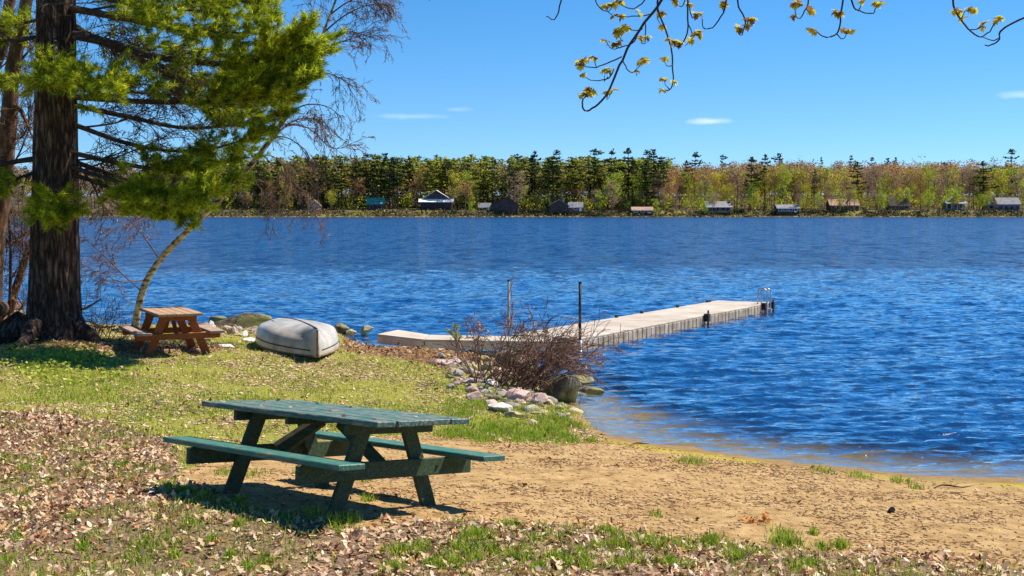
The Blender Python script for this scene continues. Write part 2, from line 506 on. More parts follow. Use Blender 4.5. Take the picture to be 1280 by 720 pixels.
def soft_poly(x, y, poly, s=.25):
    r = 0
    for dx, dy in ((0, 0), (s, 0), (-s, 0), (0, s), (0, -s), (.5 * s, .5 * s), (-.5 * s, .5 * s), (.5 * s, -.5 * s), (-.5 * s, -.5 * s)):
        r = r + inpoly(x + dx, y + dy, poly)
    return r / 9.0

def set_attr(me, nm, val):
    a = me.attributes.new(nm, 'FLOAT', 'POINT'); a.data.foreach_set('value', np.ascontiguousarray(val, np.float32))
a_sand = soft_poly(X1, Y1, P_SAND)
a_sand = np.maximum(a_sand, ((SD < 0) | ((SD < .6) & (SNX > .8))).astype(float))
a_wet = sstep(.75, .15, SD) * sstep(.6, 1.4, SNX)
near = Y1 < 300
def redness(x, y, d):
    pr = np.exp(-(((x + 7.0) / 2.0) ** 2 + ((y - 22.9) / 1.1) ** 2)) * 1.1
    return np.maximum(np.maximum(soft_poly(x, y, P_REDL, .3), pr), (x < -9.3) * (y > 23.3) * (d > 0) * .8)
for nm, val in (('sand', a_sand * near), ('leaf', soft_poly(X1, Y1, P_LEAF) * near), ('wet', a_wet * near),
                ('redl', redness(X1, Y1, SD) * near),
                ('moss', np.exp(-((SD - .42) / .14) ** 2) * sstep(.9, 1.3, SNX) * near * sstep(.45, .6, vnoise(X1 * .8, Y1 * .8, 0, 44)) * 1.6),
                ('deep', np.maximum(sstep(-.3, -4.5, SD) * near, (~near) * (Y1 < far_shore(X1) - 1))), ('far', (Y1 > far_shore(X1) - 1).astype(float)),
                ('wood', sstep(6, 18, Y1 - far_shore(X1)))):
    set_attr(ground.data, nm, np.clip(val, 0, 2))

# ------------------------------------------------------------------ lake
m, n, l, b = nodes('lake_water')
n.remove(b)
vv = coords(n, l, 'Object', (1, 1.9, 1))
n1 = noise(n, l, 3.6, 4, vv, .6, .3)
n2 = noise(n, l, .7, 4, vv, .6, .3)
cal = n.new('ShaderNodeAttribute'); cal.attribute_name = 'calm'
bp = n.new('ShaderNodeBump'); bp.inputs['Distance'].default_value = .10
l.new(math2(n, l, 'MULTIPLY', cal.outputs['Fac'], .38), bp.inputs['Strength']); l.new(n1.outputs[0], bp.inputs['Height'])
bp2 = n.new('ShaderNodeBump'); bp2.inputs['Distance'].default_value = .26
fa = n.new('ShaderNodeAttribute'); fa.attribute_name = 'farw'
l.new(fa.outputs['Fac'], bp2.inputs['Strength']); l.new(n2.outputs[0], bp2.inputs['Height']); l.new(bp.outputs[0], bp2.inputs['Normal'])
gl = n.new('ShaderNodeBsdfGlossy'); gl.inputs['Roughness'].default_value = .05; gl.inputs['Color'].default_value = (1, 1, 1, 1)
tr0 = n.new('ShaderNodeBsdfTransparent'); tr0.inputs['Color'].default_value = (.82, .93, .93, 1)
body = n.new('ShaderNodeBsdfDiffuse'); body.inputs['Color'].default_value = (.006, .036, .12, 1)      # light scattered back by deep water
dp_ = n.new('ShaderNodeAttribute'); dp_.attribute_name = 'depth'
tr = n.new('ShaderNodeMixShader'); l.new(dp_.outputs['Fac'], tr.inputs[0]); l.new(tr0.outputs[0], tr.inputs[1]); l.new(body.outputs[0], tr.inputs[2])
fz = n.new('ShaderNodeAttribute'); fz.attribute_name = 'farw2'; rz0 = math2(n, l, 'MULTIPLY_ADD', fz.outputs['Fac'], .03); rz0.node.inputs[2].default_value = .05; l.new(rz0, gl.inputs['Roughness'])
fr = n.new('ShaderNodeFresnel'); fr.inputs['IOR'].default_value = 1.333
l.new(bp2.outputs[0], fr.inputs['Normal']); l.new(bp2.outputs[0], gl.inputs['Normal'])
n3 = noise(n, l, .11, 4, vv, .65, .3)
bp3 = n.new('ShaderNodeBump'); bp3.inputs['Distance'].default_value = .8
fb_ = n.new('ShaderNodeAttribute'); fb_.attribute_name = 'farw2'
l.new(fb_.outputs['Fac'], bp3.inputs['Strength']); l.new(n3.outputs[0], bp3.inputs['Height']); l.new(bp2.outputs[0], bp3.inputs['Normal'])
# wavelets too small for bump mapping at this distance: tilt the normal directly
nw = noise(n, l, 1.0, 2, coords(n, l, 'Object', (2.2, 1.1, 1)), .6)
sb = n.new('ShaderNodeVectorMath'); sb.operation = 'SUBTRACT'; l.new(nw.outputs[1], sb.inputs[0]); sb.inputs[1].default_value = (.5, .59, .5)      # steep sides of the wavelets lie towards this shore, the wind comes over the lake
ml = n.new('ShaderNodeVectorMath'); ml.operation = 'MULTIPLY'; l.new(sb.outputs[0], ml.inputs[0]); ml.inputs[1].default_value = (.8, 1.3, 0)
sc_ = n.new('ShaderNodeVectorMath'); sc_.operation = 'SCALE'; l.new(ml.outputs[0], sc_.inputs[0]); l.new(fb_.outputs['Fac'], sc_.inputs['Scale'])
ad_ = n.new('ShaderNodeVectorMath'); ad_.operation = 'ADD'; l.new(sc_.outputs[0], ad_.inputs[0]); l.new(bp3.outputs[0], ad_.inputs[1])
nn_ = n.new('ShaderNodeVectorMath'); nn_.operation = 'NORMALIZE'; l.new(ad_.outputs[0], nn_.inputs[0])
l.new(nn_.outputs[0], fr.inputs['Normal']); l.new(nn_.outputs[0], gl.inputs['Normal'])
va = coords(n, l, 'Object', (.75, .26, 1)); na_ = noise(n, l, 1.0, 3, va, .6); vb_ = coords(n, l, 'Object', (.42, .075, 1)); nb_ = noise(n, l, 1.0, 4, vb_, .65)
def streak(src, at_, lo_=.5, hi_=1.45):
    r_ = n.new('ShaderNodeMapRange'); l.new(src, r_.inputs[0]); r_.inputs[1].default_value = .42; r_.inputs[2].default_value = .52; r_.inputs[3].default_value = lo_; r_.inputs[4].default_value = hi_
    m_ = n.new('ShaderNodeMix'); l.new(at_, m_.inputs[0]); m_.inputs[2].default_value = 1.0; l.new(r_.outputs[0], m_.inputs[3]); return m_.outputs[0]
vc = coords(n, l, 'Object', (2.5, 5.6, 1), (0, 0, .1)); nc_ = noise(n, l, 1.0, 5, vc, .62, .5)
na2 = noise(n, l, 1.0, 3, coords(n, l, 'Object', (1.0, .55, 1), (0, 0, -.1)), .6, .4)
glint_dash0 = math2(n, l, 'MULTIPLY', streak(nc_.outputs[0], math2(n, l, 'MULTIPLY', cal.outputs['Fac'], 1.0), .3, 2.2), streak(na2.outputs[0], fa.outputs['Fac']))  # bright and dark ripple reflections painted by scaling the Fresnel mix with noise
glint_dash0 = math2(n, l, 'MULTIPLY', glint_dash0, 1.12)
glint_dash = math2(n, l, 'MULTIPLY', glint_dash0, math2(n, l, 'MULTIPLY', streak(na_.outputs[0], fa.outputs['Fac']), streak(nb_.outputs[0], fb_.outputs['Fac'])))
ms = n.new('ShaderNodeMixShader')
l.new(math2(n, l, 'MULTIPLY', fr.outputs[0], glint_dash, True), ms.inputs[0]); l.new(tr.outputs[0], ms.inputs[1]); l.new(gl.outputs[0], ms.inputs[2])
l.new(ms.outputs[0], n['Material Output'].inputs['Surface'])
M['water'] = m
s_dense = np.linspace(-.46, .46, 640)
sx = np.concatenate([[-4.5, -2.5, -1.4, -.9, -.65, -.54], s_dense, [.54, .65, .9, 1.4, 2.5, 4.5]])
yy = [11.0]
while yy[-1] < 640:
    yq = yy[-1]; yy.append(yq + max(.07, min(yq * .0042, .7) if yq < 90 else yq * .02))
yy = np.array(yy)
WX = sx[None, :] * (yy[:, None] + 4); WY = np.repeat(yy[:, None], len(sx), 1)
WZ = np.zeros_like(WX)
rw = np.random.default_rng(12)
for k in range(46):
    if k % 3 == 2: continue
    lam = .28 * (1.15 / .28) ** (k / 45)
    ang = math.radians(-90 + 7 + rw.normal() * 17)
    amp = .0150 * lam ** .9
    kx, ky = math.cos(ang) * 2 * math.pi / lam, math.sin(ang) * 2 * math.pi / lam
    ph = kx * WX + ky * WY + rw.uniform(0, 6.28)
    stepy = np.gradient(yy)[:, None]
    vis = np.clip(lam / (stepy * 3.0) - .6, 0, 1) * np.clip(lam / ((WY + 4) * .00144 * 3) - .6, 0, 1)
    vis = vis * sstep(88, 40, WY)
    gust = .6 + .8 * vnoise(WX / (lam * 4), WY / (lam * 3), 0, 100 + k)
    WZ += amp * vis * gust ** 2 * (np.exp(2.6 * (np.cos(ph + .45 * np.sin(ph)) - 1)) - .25)
wd, wnx = shore_dist(WX.ravel(), WY.ravel())
wd = -wd.reshape(WX.shape)
beachy = sstep(.4, 1.2, wnx.reshape(WX.shape))
calm = sstep(-.1, 1.2, wd) * beachy + sstep(0, 1, wd) * (1 - beachy)
WZ *= .22 + .78 * calm
WZ *= sstep(620, 560, WY)
V = np.stack([WX, WY, WZ], -1).reshape(-1, 3)
idx = np.arange(V.shape[0]).reshape(WX.shape)
Q = np.stack([idx[:-1, :-1], idx[:-1, 1:], idx[1:, 1:], idx[1:, :-1]], -1).reshape(-1, 4)
lake = tri_mesh('lake_water', V, Q, M['water'], smooth=True, kind='structure')
set_attr(lake.data, 'calm', (.25 + .75 * calm).ravel())
set_attr(lake.data, 'farw', (sstep(20, 75, WY) * 1.0).ravel()); set_attr(lake.data, 'farw2', (sstep(35, 105, WY) * 1.0).ravel())
set_attr(lake.data, 'depth', (sstep(.3, 3.2, wd) * .9 * beachy + sstep(0, 3, wd) * .9 * (1 - beachy)).ravel())

# ------------------------------------------------------------------ picnic tables
def wood(name, base, lo, hi, worn=None, sc=(1.2, 14, 14), rough=.6, spec=.4):
    m, n, l, b = nodes(name)
    v = coords(n, l, 'Object', sc)
    oi = n.new('ShaderNodeObjectInfo')
    off = n.new('ShaderNodeVectorMath'); off.operation = 'ADD'
    l.new(v, off.inputs[0]); l.new(oi.outputs['Random'], off.inputs[1])
    t = noise(n, l, 3.2, 8, off.outputs[0], .7, .3)
    r = ramp(n, [(.25, lo), (.5, base), (.78, hi)]); l.new(t.outputs[0], r.inputs[0])
    col = r.outputs[0]
    if worn:
        v2 = coords(n, l, 'Object', (2.2, 15, 15))
        t2 = noise(n, l, 2.2, 7, v2, .75)
        rr = ramp(n, [(.50, (0, 0, 0)), (.575, (.9, .9, .9))]); l.new(t2.outputs[0], rr.inputs[0])
        col = mixc(n, l, rr.outputs[0], col, worn)
    l.new(col, b.inputs['Base Color'])
    b.inputs['Roughness'].default_value = rough; b.inputs['Specular IOR Level'].default_value = spec
    bumpn(n, l, b, t.outputs[0], .5, .006)
    return m
M['green_top'] = wood('green_painted_top', (.022, .115, .095), (.008, .05, .042), (.07, .19, .155), (.30, .22, .17), rough=.6, spec=.35)
M['green_bench'] = wood('green_painted_bench', (.012, .135, .10), (.006, .06, .05), (.04, .23, .18), (.16, .17, .12), rough=.55)
M['green_frame'] = wood('green_painted_frame', (.05, .085, .045), (.02, .035, .02), (.12, .15, .09), None, rough=.75, spec=.2)
M['old_top'] = wood('weathered_top', (.36, .23, .14), (.2, .11, .07), (.5, .37, .26), None, rough=.85, spec=.2)
M['stain'] = wood('orange_stained_frame', (.30, .085, .025), (.13, .04, .015), (.42, .16, .055), None, rough=.75, spec=.2)
M['grey_bench'] = wood('grey_bench', (.32, .22, .17), (.16, .1, .08), (.5, .4, .35), None, rough=.85, spec=.2)
M['pale_stick'] = simple('pale_stick', [(.3, (.4, .28, .15)), (.7, (.6, .45, .28))], 8)
M['dark_iron'] = simple('dark_iron', [(.3, (.012, .012, .014)), (.7, (.05, .04, .035))], 12, .6, metal=.3)
M['steel'] = simple('steel', [(.3, (.35, .36, .38)), (.7, (.6, .6, .62))], 8, .4, metal=.9, bump=.05)

def picnic_table(root, mt, mbn, mf, L, W, H, Lb, bo, bw, Hb, xf, yf, xb, yb, zb, bh, nplank, th=.045, seed=1, braces=True, end_in=None):
    r = np.random.default_rng(seed)
    pw = W / nplank
    for k in range(nplank):
        y = -W / 2 + pw * (k + .5)
        l0 = -L / 2 + r.uniform(0, .02); l1 = L / 2 - (end_in[k] if end_in else r.uniform(0, .03))
        MB().box(((l0 + l1) / 2, y, H - th / 2 + r.uniform(-.002, .002)), (l1 - l0, pw - .008, th), bev=.006).build('top_plank', mt, root)
    for s in (-1, 1):
        nb = 1
        MB().box((r.uniform(-.01, .01), s * (bo - bw / 2), Hb - th / 2), (Lb, bw, th), bev=.006).build('bench_plank', mbn, root)
    lw, lt = .135, .045
    for sx_ in (-1, 1):
        for s in (-1, 1):
            MB().beam((sx_ * xf, s * (yf), -.06), (sx_ * xf, s * (yf - .30 * yf / .51), H - th - .004), lt, lw, bev=.004).build('leg', mf, root)
        xo = sx_ * (xf + lt + .003)
        MB().beam((xo, -yb, zb - bh / 2), (xo, yb, zb - bh / 2), .045, bh, bev=.004).build('bench_beam', mf, root)
        MB().beam((xo, -W / 2 + .06, H - th - .048), (xo, W / 2 - .06, H - th - .048), .045, .09, bev=.004).build('top_cleat', mf, root)
        if braces:
            MB().beam((sx_ * (xf - .03), .0, zb - .05), (sx_ * .12, .0, H - th - .05), .05, .1, bev=.004).build('brace', mf, root)
    MB().box((0, 0, H - th - .035), (.05, W - .1, .066), bev=.004).build('centre_cleat', mf, root)
    return root

g = thing('picnic_table', 'large green painted picnic table with worn top on the sand', 'picnic table', (TBL['x'], TBL['y'], TBL['z']))
ux = Vector((1, 0, TBL['tx'])).normalized(); uy = Vector((0, 1, TBL['ty'])).normalized(); uz = ux.cross(uy).normalized(); uy = uz.cross(ux)
Mt = Matrix((ux, uy, uz)).transposed()
g.rotation_euler = (Matrix.Rotation(TBL['yaw'], 3, 'Z') @ Mt).to_euler()
picnic_table(g, M['green_top'], M['green_bench'], M['green_frame'], 2.478, 1.01, .76, 2.488, .859, .252, .454, .73, .51, .841, .892, .405, .14, 5, seed=3,
             end_in=[.015, .0, .03, .07, .06])
MB().beam((-.62, -.12, .42), (-.02, -.2, .66), .02, .03).build('loose_strut', M['pale_stick'], g)
for sx_ in (-1, 1):
    for s in (-.50, .50):
        MB().tube([(sx_ * .79, s, .335), (sx_ * .808, s, .335)], .014, 8).build('bolt', M['dark_iron'], g)

st = thing('picnic_table', 'small orange-brown wooden picnic table in the shade of the pine', 'picnic table', (-5.98, 22.35, hz(-5.98, 22.35) + .015), math.radians(-63.6))
picnic_table(st, M['old_top'], M['grey_bench'], M['stain'], 1.75, .76, .74, 1.75, .74, .25, .43, .55, .52, .62, .72, .385, .1, 5, seed=8)

# ------------------------------------------------------------------ overturned rowboat
m, n, l, b = nodes('hull_paint')
vv = coords(n, l, 'Object')
t1 = noise(n, l, 2.5, 6, vv, .6); t2 = noise(n, l, 14, 6, coords(n, l, 'Object', (1, 4, 4)), .7)
r1 = ramp(n, [(.3, (.27, .21, .14)), (.5, (.44, .385, .30)), (.75, (.60, .56, .49))]); l.new(t1.outputs[0], r1.inputs[0])
r2 = ramp(n, [(.25, (.6, .5, .38)), (.45, (1, 1, 1))]); l.new(t2.outputs[0], r2.inputs[0])
l.new(mixc(n, l, .6, r1.outputs[0], r2.outputs[0], 'MULTIPLY'), b.inputs['Base Color'])
b.inputs['Roughness'].default_value = .32; b.inputs['Specular IOR Level'].default_value = .5
bumpn(n, l, b, t1.outputs[0], .15, .02)
M['hull'] = m
M['rub'] = simple('rub_strip', [(.3, (.02, .02, .022)), (.7, (.07, .065, .06))], 9, .6)
M['rust_edge'] = simple('stem_strip', [(.3, (.12, .06, .03)), (.7, (.3, .17, .09))], 9, .7)
stem = np.array([atz(397, 447, .5)[0], atz(397, 447, .5)[1]])
bdir = np.array([-1.5, 4.5]); BL = 4.2
bdir /= np.linalg.norm(bdir)
boat = thing('rowboat', 'upside-down white rowboat with dark keel strip lying on the grass', 'rowboat', (stem[0], stem[1], .50), math.atan2(bdir[1], bdir[0]))
def hull_pt(t, s):
    """t 0 stem .. 1 transom, s -1..1 across (0 keel)"""
    bb = .69 * (1 - (1 - min(t / .50, 1)) ** 2.1) * (1 - .52 * max(0, (t - .55) / .45) ** 1.8) + .006
    hh = .47 + .05 * math.sin(t * math.pi) - .15 * t
    kx = .02 + t * BL + (-.03 if t < .02 else 0)
    a = abs(s)
    # section: keel (a=0) -> chine -> gunwale
    fl = min(1, t / .4)
    if a < .5:
        q = a / .5; y = bb * .84 * (fl * q + (1 - fl) * q * .6); z = hh * (1 - (.22 + .20 * (1 - fl)) * q ** 1.8)
    else:
        q = (a - .5) / .5
        y0 = bb * .84 * (fl + (1 - fl) * .6); z0 = hh * (1 - (.22 + .20 * (1 - fl)))
        y = y0 + (bb - y0) * math.sin(q * math.pi / 2) ** .7; z = z0 * (1 - q ** 1.25)
    rake = -.0 * (1 - z / hh)
    return (kx + rake, math.copysign(y, s) if s else 0.0, z)
NT, NS = 34, 28
tt = np.linspace(0, 1, NT) ** 1.35; ss = np.linspace(-1, 1, NS + 1)
HV = np.array([hull_pt(t, s) for t in tt for s in ss])
HF = [(i * (NS + 1) + j, i * (NS + 1) + j + 1, (i + 1) * (NS + 1) + j + 1, (i + 1) * (NS + 1) + j) for i in range(NT - 1) for j in range(NS)]
hb = MB(); hb.add(HV, HF); hull = hb.build('hull', M['hull'], boat, smooth=True)
sm = hull.modifiers.new('s', 'SOLIDIFY'); sm.thickness = .012; sm.offset = -1
tb = MB(); tv = np.array([hull_pt(1, s) for s in ss]); tv2 = tv + np.array([.03, 0, 0])
tb.add(np.vstack([tv, tv2]), [tuple(range(NS + 1)), tuple(range(2 * NS + 1, NS, -1))] + [(i, i + NS + 1, i + NS + 2, i + 1) for i in range(NS)])
tb.build('transom', M['hull'], boat)
kp = MB(); kp.tube([np.array(hull_pt(t, 0)) + (0, 0, .008) for t in np.linspace(.01, .98, 24)], .018, 6); kp.build('keel_strip', M['rub'], boat, True)
kp = MB(); kp.tube([np.array(hull_pt(0, s)) + (-.012, 0, 0) for s in np.linspace(0, 1, 8)], .016, 6); kp.build('stem_strip', M['rust_edge'], boat, True)
for s in (-1, 1):
    kp = MB(); kp.tube([np.array(hull_pt(t, s * .84)) + (0, s * .008, 0) for t in np.linspace(.03, .99, 26)], .013, 6); kp.build('rub_rail', M['rub'], boat, True)
    kp = MB(); kp.tube([np.array(hull_pt(t, s * .995)) + (0, s * .006, .012) for t in np.linspace(.02, .99, 26)], .014, 6); kp.build('gunwale', M['rust_edge'], boat, True)
    kp = MB(); kp.tube([np.array(hull_pt(t, s * .30)) + (0, 0, .006) for t in np.linspace(.62, .86, 8)], .013, 6); kp.build('bottom_runner', M['rub'], boat, True)
boat.rotation_euler = (math.radians(0), math.radians(0), math.atan2(bdir[1], bdir[0]))

# ------------------------------------------------------------------ floating dock, shore walkway, poles, ladder
m, n, l, b = nodes('dock_plastic')
vv = coords(n, l, 'Object')
t1 = noise(n, l, 1.3, 6, vv, .6); t2 = noise(n, l, 30, 4, vv, .6)
r1 = ramp(n, [(.3, (.33, .27, .2)), (.55, (.46, .39, .31)), (.8, (.56, .50, .42))]); l.new(t1.outputs[0], r1.inputs[0])
r2 = ramp(n, [(.3, (.75, .72, .68)), (.5, (1, 1, 1))]); l.new(t2.outputs[0], r2.inputs[0])
l.new(mixc(n, l, .7, r1.outputs[0], r2.outputs[0], 'MULTIPLY'), b.inputs['Base Color'])
b.inputs['Roughness'].default_value = .7; bumpn(n, l, b, t2.outputs[0], .3, .006)
M['dock'] = m
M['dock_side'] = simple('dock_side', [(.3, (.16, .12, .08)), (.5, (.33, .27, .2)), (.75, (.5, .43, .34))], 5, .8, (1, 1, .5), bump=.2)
DZ = .235
d0 = atz(727, 423, DZ); d1 = atz(965, 378, DZ)
dv = d1 - d0; DL = np.linalg.norm(dv[:2]); dang = math.atan2(dv[1], dv[0])
DWID = 1.72
dock = thing('floating_dock', 'long beige floating dock reaching out over the blue lake', 'dock', (d0[0], d0[1], 0), dang)
nsec = 8; sl = DL / nsec
for k in range(nsec):
    a = k * sl
    s = MB(); s.box((a + sl / 2, DWID / 2, DZ - .02), (sl - .012, DWID, .04), bev=.008); o = s.build('deck_section', M['dock'], dock)
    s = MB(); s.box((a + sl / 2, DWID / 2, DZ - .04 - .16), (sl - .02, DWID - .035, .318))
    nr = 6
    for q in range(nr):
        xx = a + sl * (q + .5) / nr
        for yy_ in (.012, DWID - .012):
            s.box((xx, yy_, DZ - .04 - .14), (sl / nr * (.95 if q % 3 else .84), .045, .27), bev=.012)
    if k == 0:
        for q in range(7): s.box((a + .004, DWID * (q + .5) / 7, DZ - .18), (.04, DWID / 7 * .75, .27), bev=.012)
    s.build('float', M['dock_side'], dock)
def bracket(x, y, pole_top):
    s = MB(); s.box((x, y, DZ - .06), (.16, .14, .2), bev=.01); s.box((x, y, DZ + .015), (.2, .1, .03))
    o = s.build('pole_bracket', M['dark_iron'], dock)
    MB().tube([(x, y + (-.03 if y < 0 else .03), -1.2), (x, y + (-.03 if y < 0 else .03), pole_top)], .026, 8).build('pipe', M['dark_iron'], o)
bracket(DL * .565, -.08, DZ + .13)
bracket(DL * .985, -.07, DZ + .10)
bracket(DL * .93, -.06, DZ + .02)
for fx_, w in ((.42, .1), (.545, .09), (.74, .10), (.93, .26)):
    s = MB(); s.box((DL * fx_, DWID - .06, DZ + .02), (w, .07, .04), bev=.008); s.box((DL * fx_, DWID - .06, DZ + .055), (w * 1.4, .04, .03), bev=.006)
    s.build('cleat', M['dark_iron'], dock)
lad = thing('swim_ladder', 'metal swim ladder with two hooped rails at the end of the dock', 'ladder', (d0[0], d0[1], 0), dang)
M['alu'] = simple('ladder_metal', [(.3, (.25, .26, .28)), (.7, (.6, .62, .65))], 8, .35, metal=.8, bump=0)
for xo in (DL * .935, DL * .96):
    pts = [(xo, .16, DZ), (xo, .16, DZ + .34), (xo, .11, DZ + .42), (xo, .02, DZ + .45), (xo, -.07, DZ + .42), (xo, -.12, DZ + .32), (xo, -.12, DZ), (xo, -.12, -.9)]
    MB().tube(spline(pts, 26), .022, 8).build('handrail', M['alu'], lad, True)
for zz in (.1, -.15, -.4, -.65):
    MB().tube([(DL * .935, -.12, zz), (DL * .96, -.12, zz)], .018, 8).build('rung', M['alu'], lad)

# walkway from the bank to the dock
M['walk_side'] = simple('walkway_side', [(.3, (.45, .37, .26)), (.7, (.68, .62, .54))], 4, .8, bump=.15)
wk = thing('shore_walkway', 'pale two-piece walkway leading from the bank to the dock', 'walkway')
fA, fB, fC = atz(471, 417.5, .40), atz(530, 424.3, .30), atz(689, 427.2, .235)
fC = fC + (fC - fB) * .02
bA, bB, bC = fA + (.35, .95, 0), fB + (.06, 1.0, 0), fC + (.0, 1.05, 0)
for (a, c2, bb_, d_) in ((fA, bA, fB, bB), (fB, bB, fC, bC)):
    e = (bb_ - a) * .004
    top = np.array([a + e, bb_ - e, d_ - e, c2 + e]); 
    s = MB(); s.add(np.vstack([top, top - (0, 0, .045)]), [(0, 1, 2, 3), (7, 6, 5, 4), (0, 4, 5, 1), (1, 5, 6, 2), (2, 6, 7, 3), (3, 7, 4, 0)])
    s.build('deck_panel', M['dock'], wk)
    s = MB(); cen = top.mean(0); tp = cen + (top - cen) * np.array([.995, .97, 1]) - (0, 0, .048)
    s.add(np.vstack([tp, tp - (0, 0, .15)]), [(0, 1, 2, 3), (7, 6, 5, 4), (0, 4, 5, 1), (1, 5, 6, 2), (2, 6, 7, 3), (3, 7, 4, 0)])
    nn = 3 if a is fA else 5
    for q in range(1, nn):
        p = tp[0] * (1 - q / nn) + tp[1] * q / nn
        s.box(p + (0, -.008, -.075), (.03, .03, .14))
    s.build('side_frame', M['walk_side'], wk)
MB().box((fC + bC) / 2 + (.02, 0, -.1), (.12, 1.1, .2)).build('hinge_plate', M['dark_iron'], wk)
for q in (0.35, .8):
    p = fB + (fC - fB) * q
    MB().tube([p + (0, .5, -.1), p + (0, .5, -1.6)], .04, 8).build('support_post', M['dark_iron'], wk)
M['pole_grey'] = simple('pole_grey', [(.3, (.12, .12, .11)), (.7, (.3, .28, .25))], 8, .6, bump=0)
# mooring poles
pp = atz(636, 421, .1); top = at(636, 351, 28.1)[2]
o = thing('mooring_pole', 'pale grey slim pole standing behind the walkway', 'pole', (at(636, 400, 28.1)[0], 28.1, 0))
MB().tube([(0, 0, -1.5), (0, 0, top)], .026, 8).build('pipe', M['pole_grey'], o, True)
MB().tube([(0, 0, top), (0, 0, top + .02)], .034, 8).build('end_cap', M['dark_iron'], o)
yq = float(d0[1]) - .12
top = at(725, 354, yq)[2]
o = thing('mooring_pole', 'black slim pole standing at the near corner of the dock', 'pole', (at(725, 400, yq)[0], yq, 0))
MB().tube([(0, 0, -.06), (0, 0, top)], .030, 8).build('pipe', M['dark_iron'], o, True)
MB().tube([(.01, 0, -1.5), (.01, 0, .22)], .042, 8).build('sleeve', M['alu'], o, True)
MB().tube([(0, 0, top), (0, 0, top + .03)], .037, 8).build('end_cap', M['dark_iron'], o)

# ------------------------------------------------------------------ rocks along the bank
def ico(sub=2):
    t = (1 + 5 ** .5) / 2
    v = [(-1, t, 0), (1, t, 0), (-1, -t, 0), (1, -t, 0), (0, -1, t), (0, 1, t), (0, -1, -t), (0, 1, -t), (t, 0, -1), (t, 0, 1), (-t, 0, -1), (-t, 0, 1)]
    f = [(0, 11, 5), (0, 5, 1), (0, 1, 7), (0, 7, 10), (0, 10, 11), (1, 5, 9), (5, 11, 4), (11, 10, 2), (10, 7, 6), (7, 1, 8), (3, 9, 4), (3, 4, 2), (3, 2, 6), (3, 6, 8), (3, 8, 9), (4, 9, 5), (2, 4, 11), (6, 2, 10), (8, 6, 7), (9, 8, 1)]
    v = [np.array(p) / np.linalg.norm(p) for p in v]
    for _ in range(sub):
        c = {}; nf = []
        def mid(a, b):
            k = (min(a, b), max(a, b))
            if k not in c:
                p = v[a] + v[b]; v.append(p / np.linalg.norm(p)); c[k] = len(v) - 1
            return c[k]
        for a, b_, d in f:
            x, y, z = mid(a, b_), mid(b_, d), mid(d, a)
            nf += [(a, x, z), (b_, y, x), (d, z, y), (x, y, z)]
        f = nf
    return np.array(v), f
ICO_V, ICO_F = ico(3)
def rock_mesh(seed, sx, sy, sz, cuts=9):
    r = np.random.default_rng(seed); v = ICO_V / ((np.abs(ICO_V) ** 3.2).sum(1) ** (1 / 3.2))[:, None] @ np.linalg.qr(r.normal(size=(3, 3)) + np.eye(3) * 2.5)[0]
    for _ in range(cuts):                                     # cleave with planes for an angular stone
        nrm = r.normal(size=3); nrm /= np.linalg.norm(nrm); d = r.uniform(.5, .85)
        h = v @ nrm - d; v = v - np.maximum(h, 0)[:, None] * nrm[None] * .97
    v = v * (1 + .18 * (fbm(v[:, 0] * 2 + seed, v[:, 1] * 2, v[:, 2] * 2, seed)[:, None] - .5) + .10 * (fbm(v[:, 0] * 7 + seed, v[:, 1] * 7, v[:, 2] * 7, seed, 3)[:, None] - .5))
    return v * np.array([sx, sy, sz]) * 1.05
def rock_mat(name, a, b_, c, moss=None):
    m, n, l, bs = nodes(name)
    v = coords(n, l)
    t = noise(n, l, 5, 8, v, .65); t2 = noise(n, l, 26, 4, v, .6)
    r = ramp(n, [(.3, a), (.5, b_), (.72, c)]); l.new(t.outputs[0], r.inputs[0])
    col = r.outputs[0]
    if moss:
        rr = ramp(n, [(.5, (0, 0, 0)), (.58, (1, 1, 1))]); t3 = noise(n, l, 3.5, 5, v, .6); l.new(t3.outputs[0], rr.inputs[0])
        col = mixc(n, l, rr.outputs[0], col, moss)
    r2 = ramp(n, [(.3, (.5, .5, .5)), (.5, (1, 1, 1))]); l.new(t2.outputs[0], r2.inputs[0])
    l.new(mixc(n, l, .8, col, r2.outputs[0], 'MULTIPLY'), bs.inputs['Base Color'])
    bs.inputs['Roughness'].default_value = .88
    bumpn(n, l, bs, math2(n, l, 'ADD', t.outputs[0], t2.outputs[0]), .6, .02)
    return m
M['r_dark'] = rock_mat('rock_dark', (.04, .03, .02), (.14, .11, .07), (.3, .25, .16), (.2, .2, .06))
M['r_tan'] = rock_mat('rock_tan', (.16, .11, .06), (.4, .3, .17), (.58, .47, .3), (.4, .37, .12))
M['r_pink'] = rock_mat('rock_pink', (.25, .15, .12), (.5, .34, .28), (.66, .5, .43))
M['r_white'] = rock_mat('rock_white', (.35, .31, .26), (.62, .58, .52), (.78, .75, .7))
M['r_grey'] = rock_mat('rock_grey', (.12, .1, .09), (.3, .27, .24), (.5, .46, .42), (.3, .3, .12))
